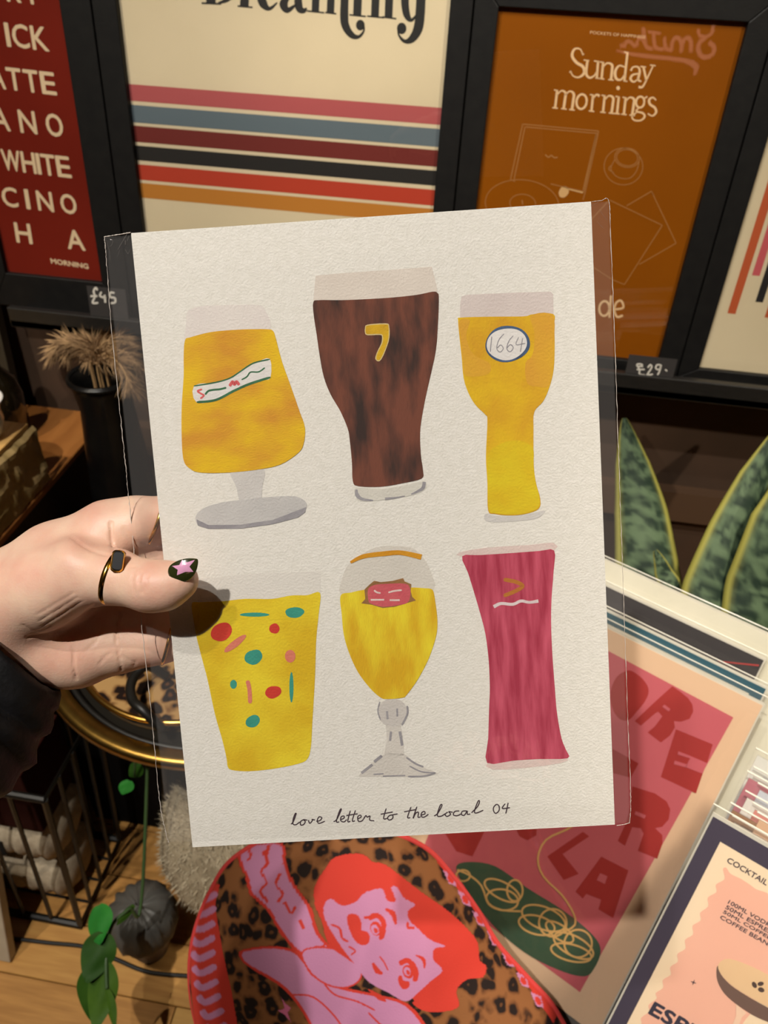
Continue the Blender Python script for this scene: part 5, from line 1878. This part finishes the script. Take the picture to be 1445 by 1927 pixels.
for k, (tx, ty, hh) in enumerate([(116, 727, 0.9), (138, 698, 1.0), (178, 704, 1.0), (222, 668, 1.05), (246, 645, 1.1), (262, 700, 1.0), (258, 800, 0.9)]):
    tip = at(tx, ty, 1.20 - 0.01 * k)
    tip.z = max(tip.z, vr + 0.022)
    base = Vector((vx + 0.012 * math.cos(k), vy + 0.012 * math.sin(k), 0.73))
    mid = Vector((base.x, base.y, 0)) + Vector(((tip.x - base.x) * 0.35, (tip.y - base.y) * 0.35, 0))
    mid.z = max(tip.z - 0.02, vr + 0.03)
    cl = spline3([base, Vector((base.x, base.y, vr - 0.02)), Vector((base.x * 0.8 + mid.x * 0.2, base.y * 0.8 + mid.y * 0.2, vr + 0.032)), mid * 0.5 + tip * 0.5 + Vector((0, 0, 0.02)), tip], 10)
    e = empty('pampas_stem', tuple(base))
    tag(e, ('lowest pampas plume drooping over the rim towards the sideboard', 'short pampas plume leaning out over the sideboard', 'stubby upright pampas plume at the vase rim', 'middle pampas plume arching behind the clear sleeve',
            'tallest pampas plume rising towards the picture ledge', 'pampas plume bending over behind the print sleeve', 'longest drooping pampas plume hanging down the vase side')[k], 'dried grass', 'pampas plumes in the black vase')
    tube(MB(), [p - base for p in cl], 0.0016, 6).build('stem', stemm, e, shade=True)
    v, f = [], []
    for i in range(300):
        t = 0.42 + 0.58 * rp_.random()
        q = t * (len(cl) - 1)
        a_ = int(min(q, len(cl) - 2))
        p = cl[a_].lerp(cl[a_ + 1], q - a_)
        d = (cl[a_ + 1] - cl[a_]).normalized()
        o1 = Vector((rp_.gauss(0, 1), rp_.gauss(0, 1), rp_.gauss(0, 1))).normalized()
        dirv = (d * 0.9 + o1 * 0.75 + Vector((0, 0, -0.15))).normalized()
        L_ = (0.018 + 0.022 * rp_.random()) * (1.15 - 0.5 * (t - 0.42))
        sd = dirv.cross(o1)
        sd = sd.normalized() * 0.0007 if sd.length > 1e-4 else Vector((0.0007, 0, 0))
        b0_ = len(v)
        v += [p - sd - base, p + sd - base, p + dirv * L_ * 0.6 + sd * 0.7 + Vector((0, 0, -0.001)) - base, p + dirv * L_ + Vector((0, 0, -0.004)) - base]
        f += [(b0_, b0_ + 1, b0_ + 2), (b0_, b0_ + 2, b0_ + 3)]
    pl_ = MB().add(v, f).build('plume', plumem, e)
    pl_['kind'] = 'stuff'

# ------------------------------------------------------------------ tray table, leopard tray, brass box
ZTR = 0.60
tx_, ty_ = -0.313, 0.754
tt = empty('tray_table', (tx_, ty_, 0))
tag(tt, 'round tray table with a wide brass rim under the leopard tray', 'table')
brass = mat('aged_brass', '9a7a3c', '836430', scale=30, rough=0.34, metal=1.0)
blackmetal = mat('black_metal', '14120f', rough=0.45, spec=0.4)
lathe(MB(), [(0.235, ZTR - 0.004), (0.240, ZTR - 0.001), (0.252, ZTR), (0.258, ZTR - 0.003), (0.259, ZTR - 0.012), (0.254, ZTR - 0.016), (0.238, ZTR - 0.014), (0.235, ZTR - 0.004)], seg=96).build('brass_rim', brass, tt, shade=True)
lathe(MB(), [(0.0, ZTR - 0.022), (0.234, ZTR - 0.022), (0.2395, ZTR - 0.012), (0.2395, ZTR - 0.030), (0.0, ZTR - 0.030)], seg=96).build('tray_floor', mat('dark_tray', '1a1712', rough=0.35), tt, shade=False)
tube(MB(), [(0.228 * math.cos(a), 0.228 * math.sin(a), ZTR - 0.014) for a in [2 * math.pi * k / 72 for k in range(72)]], 0.0045, 8, closed=True).build('inner_ring', blackmetal, tt, shade=True)
for k in range(3):
    a = math.radians((95, 207, 345)[k])
    tube(MB(), [(0.10 * math.cos(a), 0.10 * math.sin(a), ZTR - 0.028), (0.16 * math.cos(a), 0.16 * math.sin(a), 0.006)], 0.008, 10).build('leg', blackmetal, tt, shade=True)
zl = ZTR + 0.012
pts = [atz(p, zl) for p in ((139.5, 1288), (174, 1330), (218, 1353), (262, 1365), (339, 1371))]
Aq = np.array([[2 * p.x, 2 * p.y, 1] for p in pts])
sol_ = np.linalg.lstsq(Aq, np.array([p.x ** 2 + p.y ** 2 for p in pts]), rcond=None)[0]
lx, ly = sol_[0], sol_[1]
lr = math.sqrt(max(sol_[2] + lx * lx + ly * ly, 0.01))
if not (0.12 < lr < 0.22):
    lr = 0.19
    lx, ly = tx_ + 0.01, ty_ + 0.02
off = math.hypot(lx - tx_, ly - ty_)
if off + lr > 0.218:
    lr = 0.216 - off
lt = empty('serving_tray', (lx, ly, ZTR - 0.0225))
tag(lt, 'round leopard print serving tray with gold rim and black loop handles', 'tray')
lathe(MB(), [(0.0, 0.0), (lr - 0.006, 0.0), (lr - 0.001, 0.022), (lr - 0.004, 0.022), (lr - 0.008, 0.026 - 0.004), (0.0, 0.022)], seg=96).build('tray_bed', leopard('leopard_tray_cloth', base='a98555', base2='7d5a36', scale=46, rough=0.4), lt)
tube(MB(), [(lr * math.cos(a), lr * math.sin(a), 0.026) for a in [2 * math.pi * k / 96 for k in range(96)]], 0.0042, 10, closed=True).build('gold_rim', mat('rim_gold', 'c79a4c', rough=0.25, metal=1.0), lt, shade=True)
hp = [atz(p, zl + 0.018) for p in crop(0, 900, 3.44)([(1060, 1205), (960, 1215), (880, 1270), (845, 1350), (860, 1440), (930, 1505), (1040, 1560)])]
hp[0].z = hp[-1].z = zl - 0.004
tube(MB(), [p - lt.location for p in spline3(hp, 8)], 0.0062, 12).build('handle', blackmetal, lt, shade=True)
hc = Vector((lx, ly, 0))
hp2 = [Vector((2 * lx - p.x, 2 * ly - p.y, p.z)) for p in hp]
tube(MB(), [p - lt.location for p in spline3(hp2, 8)], 0.0062, 12).build('handle', blackmetal, lt, shade=True)

bc = atz((262, 965), zl + 0.03)
bx_ = empty('trinket_box', (-0.457, 0.866, ZTR - 0.0222))
tag(bx_, 'small olive glass lidded box with brass edges on the round tray', 'box')
rz_ = math.radians(52)
bx_.rotation_euler = (0, 0, rz_)
BH = 0.075
box(MB(), (0, 0, BH / 2), (0.082, 0.052, BH)).build('body', mat('dark_box', '191610', rough=0.3), bx_)
bevel(box(MB(), (0, 0, BH + 0.004), (0.085, 0.055, 0.008)).build('lid', mat('olive_glass_lid', '5d5133', '4f4529', scale=12, rough=0.15, coat=0.5), bx_), 0.001)
for yy in (-1, 1):
    tube(MB(), [(-0.042, yy * 0.0275, BH + 0.006), (0.042, yy * 0.0275, BH + 0.006)], 0.0018, 6).build('brass_edge', brass, bx_)
for xx in (-1, 1):
    tube(MB(), [(xx * 0.042, -0.0275, BH + 0.006), (xx * 0.042, 0.0275, BH + 0.006)], 0.0018, 6).build('brass_edge', brass, bx_)

# ------------------------------------------------------------------ wire basket with blankets and boxes
wc0 = atz((130, 1765), 0.0)
wcx, wcy = wc0.x + 0.012, wc0.y + 0.02
zt_ = 0.40
wr = empty('wire_basket', (wcx, wcy, 0))
tag(wr, 'black wire floor basket filled with blankets and boxes', 'basket')
Wd, Dp = 0.46, 0.158
for z_, r in ((zt_, 0.006), (0.008, 0.007)):
    fl_ = 0.03 * z_ / zt_
    tube(MB(), [(fl_, 0, z_), (fl_, Dp, z_), (-Wd, Dp, z_), (-Wd, 0, z_)], r, 8, closed=True).build('rail', blackmetal, wr)
nw = 9
for k in range(nw + 1):
    x = -Wd * k / nw
    for yy in ((0, Dp) if True else (0,)):
        tube(MB(), [(x, yy, 0.008), (x + 0.03 * (1 - k / nw), yy, zt_)], 0.0035 if k else 0.005, 6).build('wire', blackmetal, wr)
for k in range(1, 4):
    for xx in (0, -Wd):
        tube(MB(), [(xx, Dp * k / 4, 0.008), (xx + (0.03 if xx == 0 else 0), Dp * k / 4, zt_)], 0.0035, 6).build('wire', blackmetal, wr)
for k in range(1, 4):
    tube(MB(), [(-Wd, Dp * k / 4, 0.008), (0, Dp * k / 4, 0.008)], 0.0025, 6).build('wire', blackmetal, wr)
wool = mat('cream_wool', 'b3a48c', 'a0917a', scale=90, rough=0.95, bump=0.6, bscale=220)
for k, (zz, ln) in enumerate(((0.075, 0.30), (0.195, 0.27))):
    bl = empty('blanket', (wcx - 0.022 - ln / 2 + 0.004 * k, wcy + Dp / 2, zz))
    tag(bl, ('cream ribbed blanket roll at the bottom of the wire basket', 'cream ribbed blanket roll on top of the other in the basket')[k], 'blanket')
    v, f = [], []
    ns, nl = 40, 60
    for i in range(nl + 1):
        x = -ln / 2 + ln * i / nl
        e = 1 - max(0, abs(i / nl * 2 - 1) - 0.9) * 3
        for j in range(ns):
            a = 2 * math.pi * j / ns
            r = (0.058 + 0.0022 * math.sin(i * 1.25)) * e
            v.append((x, r * math.cos(a), r * math.sin(a)))
    for i in range(nl):
        for j in range(ns):
            l = (j + 1) % ns
            f.append((i * ns + j, (i + 1) * ns + j, (i + 1) * ns + l, i * ns + l))
    f.append(tuple(range(ns)))
    f.append(tuple(reversed(range(nl * ns, (nl + 1) * ns))))
    MB().add(v, f).build('roll', wool, bl, shade=True)
    box(MB(), (ln * 0.12, -0.0605, 0.0), (0.045, 0.002, 0.04)).build('paper_band', mat('dark_band', '1a1816', rough=0.6), bl)
ob = box(MB(), (0, 0, 0), (0.15, 0.11, 0.22)).build('gift_box', mat('orange_card', 'a8641e', '97561a', scale=10, rough=0.6))
bevel(ob, 0.002)
ob.location = (wcx - 0.20, wcy + Dp / 2, 0.257 + 0.11)
tag(ob, 'orange cardboard gift box resting on the blankets in the basket', 'box')
mbx = bevel(box(MB(), (0, 0, 0), (0.095, 0.11, 0.15)).build('gift_box', mat('maroon_card', '2c0e09', rough=0.9, spec=0.1)), 0.002)
mbx.location = (wcx - 0.066, wcy + Dp / 2, 0.257 + 0.0755)
tag(mbx, 'dark maroon cardboard gift box beside the orange one in the basket', 'box')
wb = atz((30, 1762), 0.0)
brd = box(MB(), (0, 0, 0), (0.20, 0.018, 0.22)).build('white_board', mat('white_painted_board', 'b9ad98', 'ab9f8a', scale=20, rough=0.6))
brd.location = (wb.x - 0.085, wb.y - 0.007, 0.109)
brd.rotation_euler = (math.radians(-14), 0, 0)
bevel(brd, 0.002)
tag(brd, 'white painted board leaning on the front of the wire basket', 'board')

# ------------------------------------------------------------------ fluffy cushion in a brown planter
fc = at(430, 1592, 1.27) + Vector((0.008, 0.010, 0.004))
pf = atz((318, 1772), 0.0)
plr = empty('planter', (pf.x - 0.026, pf.y - 0.012, 0))
plr.scale = (0.78, 0.78, 0.95)
tag(plr, 'small brown planter lined with grey plastic on the wooden floor', 'planter')
zr = 0.125
lathe(MB(), [(0.0, 0.0), (0.036, 0.0), (0.060, zr * 0.62), (0.056, zr * 0.62), (0.0, 0.02)], seg=40).build('pot', mat('brown_pot', '4a321d', '3d2917', scale=14, rough=0.5), plr, shade=False)
v, f = [], []
ns = 64
for i, (r, z_) in enumerate(((0.057, zr * 0.58), (0.066, zr * 0.66), (0.072, zr * 0.85), (0.062, zr * 1.12), (0.034, zr * 1.22), (0.004, zr * 1.2))):
    for j in range(ns):
        a = 2 * math.pi * j / ns
        w = 0.007 * mnoise.noise(Vector((math.cos(a) * 5, math.sin(a) * 5, i * 0.9))) * min(i, 2)
        v.append(((r + w) * math.cos(a), (r + w) * math.sin(a), z_ + (0.006 * mnoise.noise(Vector((a * 4, i, 3))) if i else 0)))
for i in range(5):
    for j in range(ns):
        l = (j + 1) % ns
        f.append((i * ns + j, i * ns + l, (i + 1) * ns + l, (i + 1) * ns + j))
MB().add(v, f).build('plastic_liner', film('grey_plastic', tint=(0.62, 0.6, 0.57), gloss=0.02, haze=0.75, rough=0.45, edge=0.08, hazecol=(0.10, 0.095, 0.085)), plr, shade=True)
fl = empty('fluffy_cushion', (fc.x, fc.y, fc.z))
tag(fl, 'cream fluffy cushion standing between the planter and leopard cushion', 'cushion')
v, f = [], []
nu, nv = 72, 40
RF = 0.115
ZSC = (fc.z - 0.004) / 0.118
for j in range(nv + 1):
    th = math.pi * j / nv
    for i in range(nu):
        a = 2 * math.pi * i / nu
        d = Vector((math.sin(th) * math.cos(a), math.sin(th) * math.sin(a), math.cos(th)))
        r = RF * (1 + 0.09 * mnoise.noise(d * 1.8) + 0.03 * mnoise.noise(d * 5))
        nk = 1 + 0.5 * min(d.z, 0)
        v.append((d.x * r * nk, d.y * r * nk, d.z * RF * ZSC))
for j in range(nv):
    for i in range(nu):
        l = (i + 1) % nu
        f.append((j * nu + i, (j + 1) * nu + i, (j + 1) * nu + l, j * nu + l))
MB().add(v, f).build('body', mat('cream_plush', 'a3957c', '93856c', scale=40, rough=1.0, bump=0.8, bscale=160), fl, shade=True)
rf2 = random.Random(5)
hv, hf = [], []
for k in range(9000):
    d = Vector((rf2.gauss(0, 1), rf2.gauss(0, 1), rf2.gauss(0.3, 1))).normalized()
    if d.z < -0.35:
        continue
    r = RF * (1 + 0.09 * mnoise.noise(d * 1.8) + 0.03 * mnoise.noise(d * 5))
    nk = 1 + 0.5 * min(d.z, 0)
    p = Vector((d.x * r * nk, d.y * r * nk, d.z * RF * ZSC))
    tn = Vector((rf2.gauss(0, 1), rf2.gauss(0, 1), rf2.gauss(0, 1)))
    tip = p + d * 0.006 + tn * 0.004
    s = d.cross(tn)
    s = s.normalized() * 0.0008 if s.length > 1e-5 else Vector((0.0008, 0, 0))
    o_ = len(hv)
    hv += [p - s, p + s, tip]
    hf.append((o_, o_ + 1, o_ + 2))
fz = MB().add(hv, hf).build('fur', mat('cream_fur', 'b5a88f', rough=1.0), fl)
fz['kind'] = 'stuff'

# ------------------------------------------------------------------ trailing plant in front of the basket
tp = empty('trailing_plant', (-0.51, 0.795, 0))
tag(tp, 'trailing green pothos hanging from a black box added to darken the space under the tray table', 'plant')
dk = mat('darkening_box_black', '0a0807', rough=0.8, spec=0.1)  # black box added to darken the space under the tray; doubles as the pot
for c, sz in (((-0.104, 0, 0.25), (0.012, 0.12, 0.50)), ((0.104, 0, 0.25), (0.012, 0.12, 0.50)), ((0, -0.06, 0.25), (0.22, 0.012, 0.50)), ((0, 0.06, 0.25), (0.22, 0.012, 0.50))):
    bevel(box(MB(), c, sz).build('darkening_box_side', dk, tp), 0.002)
box(MB(), (0, 0, 0.46), (0.20, 0.11, 0.02)).build('soil', mat('soil', '1c130c', rough=1.0), tp)
gm = [mat('pothos_bright', '2f7a2c', '246a28', scale=30, rough=0.6, spec=0.15), mat('pothos_dark', '2d4d14', '21400f', scale=30, rough=0.6, spec=0.15), mat('pothos_lime', '3f5c17', '2f4c12', scale=30, rough=0.6, spec=0.15)]


def leaf(bp, tp_, w, m, curl=0.25, n=18):
    b0_, t0 = Vector(bp), Vector(tp_)
    ax = t0 - b0_
    L_ = ax.length
    ax.normalize()
    side = ax.cross(FWD).normalized()
    nr = side.cross(ax)
    v, f = [], []
    nu = 8
    for i in range(n + 1):
        t = i / n
        ww = w * (math.sin(math.pi * min(t * 0.92 + 0.06, 1)) ** 0.7) * (1 - 0.45 * t)
        c = b0_ + ax * (L_ * t) + nr * (-curl * L_ * t * t * 0.5)
        for j in range(nu + 1):
            u = j / nu * 2 - 1
            q = c + side * (u * ww) + nr * (0.22 * ww * abs(u) + 0.04 * w * math.sin(t * 9 + u * 3))
            v.append(q - tp.location)
    for i in range(n):
        for j in range(nu):
            q = i * (nu + 1) + j
            f.append((q, q + 1, q + nu + 2, q + nu + 1))
    return MB().add(v, f).build('leaf', m, tp, shade=True)


sC6 = crop(0, 1250, 2.846)
P6 = lambda x, y_, d: at(*sC6([(x, y_)])[0], d)
leaf(P6(515, 1295, 1.10), P6(545, 1500, 1.06), 0.026, gm[0], 0.1)
leaf(P6(560, 1440, 1.07), P6(470, 1700, 1.05), 0.030, gm[1], 0.2)
leaf(P6(565, 1600, 1.06), P6(520, 1950, 1.04), 0.026, gm[2], 0.2)
leaf(P6(470, 1640, 1.06), P6(505, 1935, 1.05), 0.026, gm[1], -0.1)
leaf(P6(572, 1740, 1.05), P6(622, 1950, 1.04), 0.009, gm[2], 0.1)
leaf(P6(690, 620, 1.24), P6(655, 700, 1.22), 0.015, gm[0], 0.1)
leaf(P6(760, 540, 1.26), P6(690, 600, 1.24), 0.016, gm[1], 0.1)
leaf(P6(720, 1290, 1.12), P6(620, 1400, 1.09), 0.007, gm[2], 0.1)
tube(MB(), [p - tp.location for p in spline3([tp.location + Vector((0.06, 0, 0.46)), tp.location + Vector((0.09, -0.09, 0.52)), P6(760, 1240, 1.13), P6(690, 1310, 1.11), P6(600, 1400, 1.09), P6(570, 1560, 1.065), P6(572, 1740, 1.05)], 10)], 0.0025, 8).build('stem', mat('pothos_stem', '38502a', rough=0.5), tp, shade=True)
tube(MB(), [p - tp.location for p in spline3([tp.location + Vector((0.05, 0, 0.46)), tp.location + Vector((0.06, -0.07, 0.51)), P6(720, 600, 1.24)], 8)], 0.002, 8).build('stem', MATS['pothos_stem'], tp, shade=True)

# black cable on the floor
cpts = [atz(p, 0.004) for p in ((-60, 1764), (10, 1765), (90, 1774), (160, 1782), (220, 1806), (275, 1828), (345, 1836), (420, 1840))]
cab = tube(MB(), spline3(cpts, 8), 0.0035, 8).build('cable', mat('black_rubber', '120f0c', rough=0.6), shade=True)
tag(cab, 'thin black cable lying across the wooden floor', 'cable')

# ------------------------------------------------------------------ script sign on the wall behind, seen mirrored in the picture glass
gl_o = FP.o - fn * 0.0055


def mirrored(p, yw):
    r = ray(p)
    t = (gl_o - CAM).dot(fn) / r.dot(fn)
    h = CAM + r * t
    d = r - fn * (2 * r.dot(fn))
    return h + d * ((yw - h.y) / d.y)


SW = -2.27
sg = crop(1150, 30, 6.02)
sgo = mirrored((1250, 80), SW)
sign = empty('neon_sign_offscreen', tuple(sgo))
tag(sign, 'pink script sign on the wall behind the photographer', 'sign')
em = bpy.data.materials.new('sign_light')
em.use_nodes = True
eb = em.node_tree.nodes['Principled BSDF']
eb.inputs['Base Color'].default_value = (*lin('d08a78'), 1)
eb.inputs['Emission Color'].default_value = (*lin('ffb49a'), 1)
eb.inputs['Emission Strength'].default_value = 3.0
for pts, w in (([(1155, 105), (1140, 190), (1070, 235), (1000, 215), (985, 150)], 34), ([(1075, 240), (1010, 290), (985, 360), (1010, 440), (1075, 470), (1150, 430), (1165, 350), (1110, 300)], 46),
               ([(900, 415), (905, 300), (870, 245), (830, 270), (800, 340), (790, 415)], 42), ([(800, 330), (770, 255), (720, 250), (690, 310), (680, 390)], 42), ([(690, 390), (640, 380), (610, 330), (605, 240)], 36),
               ([(600, 375), (530, 370), (490, 320), (480, 170)], 38), ([(560, 200), (420, 180)], 26), ([(470, 375), (400, 350), (380, 260), (360, 130)], 38), ([(390, 330), (340, 250), (300, 280), (290, 350)], 36), ([(280, 350), (220, 300), (170, 290), (150, 340), (100, 330)], 40),
               ([(60, 390), (200, 425), (400, 455), (600, 475), (800, 500), (920, 540), (965, 590), (940, 670)], [20, 34, 40, 40, 44, 60, 60, 24])):
    S_ = smooth(sg(pts), 5, closed=False)
    P3 = [mirrored(p, SW) for p in S_]
    sc_ = (mirrored((1251, 80), SW) - mirrored((1250, 80), SW)).length / 6.02
    if isinstance(w, list):
        rr = [np.interp(i / (len(P3) - 1), np.linspace(0, 1, len(w)), w) / 2 * sc_ for i in range(len(P3))]
    else:
        rr = w / 2 * sc_
    tube(MB(), [p - sgo for p in P3], rr, 8).build('script_tube', em, sign, shade=True)
lo_ = mirrored(sg([(1180, 60)])[0], SW)
hi_ = mirrored(sg([(50, 700)])[0], SW)
box(MB(), ((lo_ + hi_) / 2 - sgo) + Vector((0, -0.02, 0)), (abs(lo_.x - hi_.x) * 1.1, 0.016, abs(lo_.z - hi_.z) * 1.2)).build('backing_panel', mat('sign_panel', '4a3a30', rough=0.7), sign)
print('SIGN', sgo, 'blob', fc, 'rack', wcx, wcy, 'crate', cb0, ct0, 'lr', lx, ly, lr, 'cush', cw)
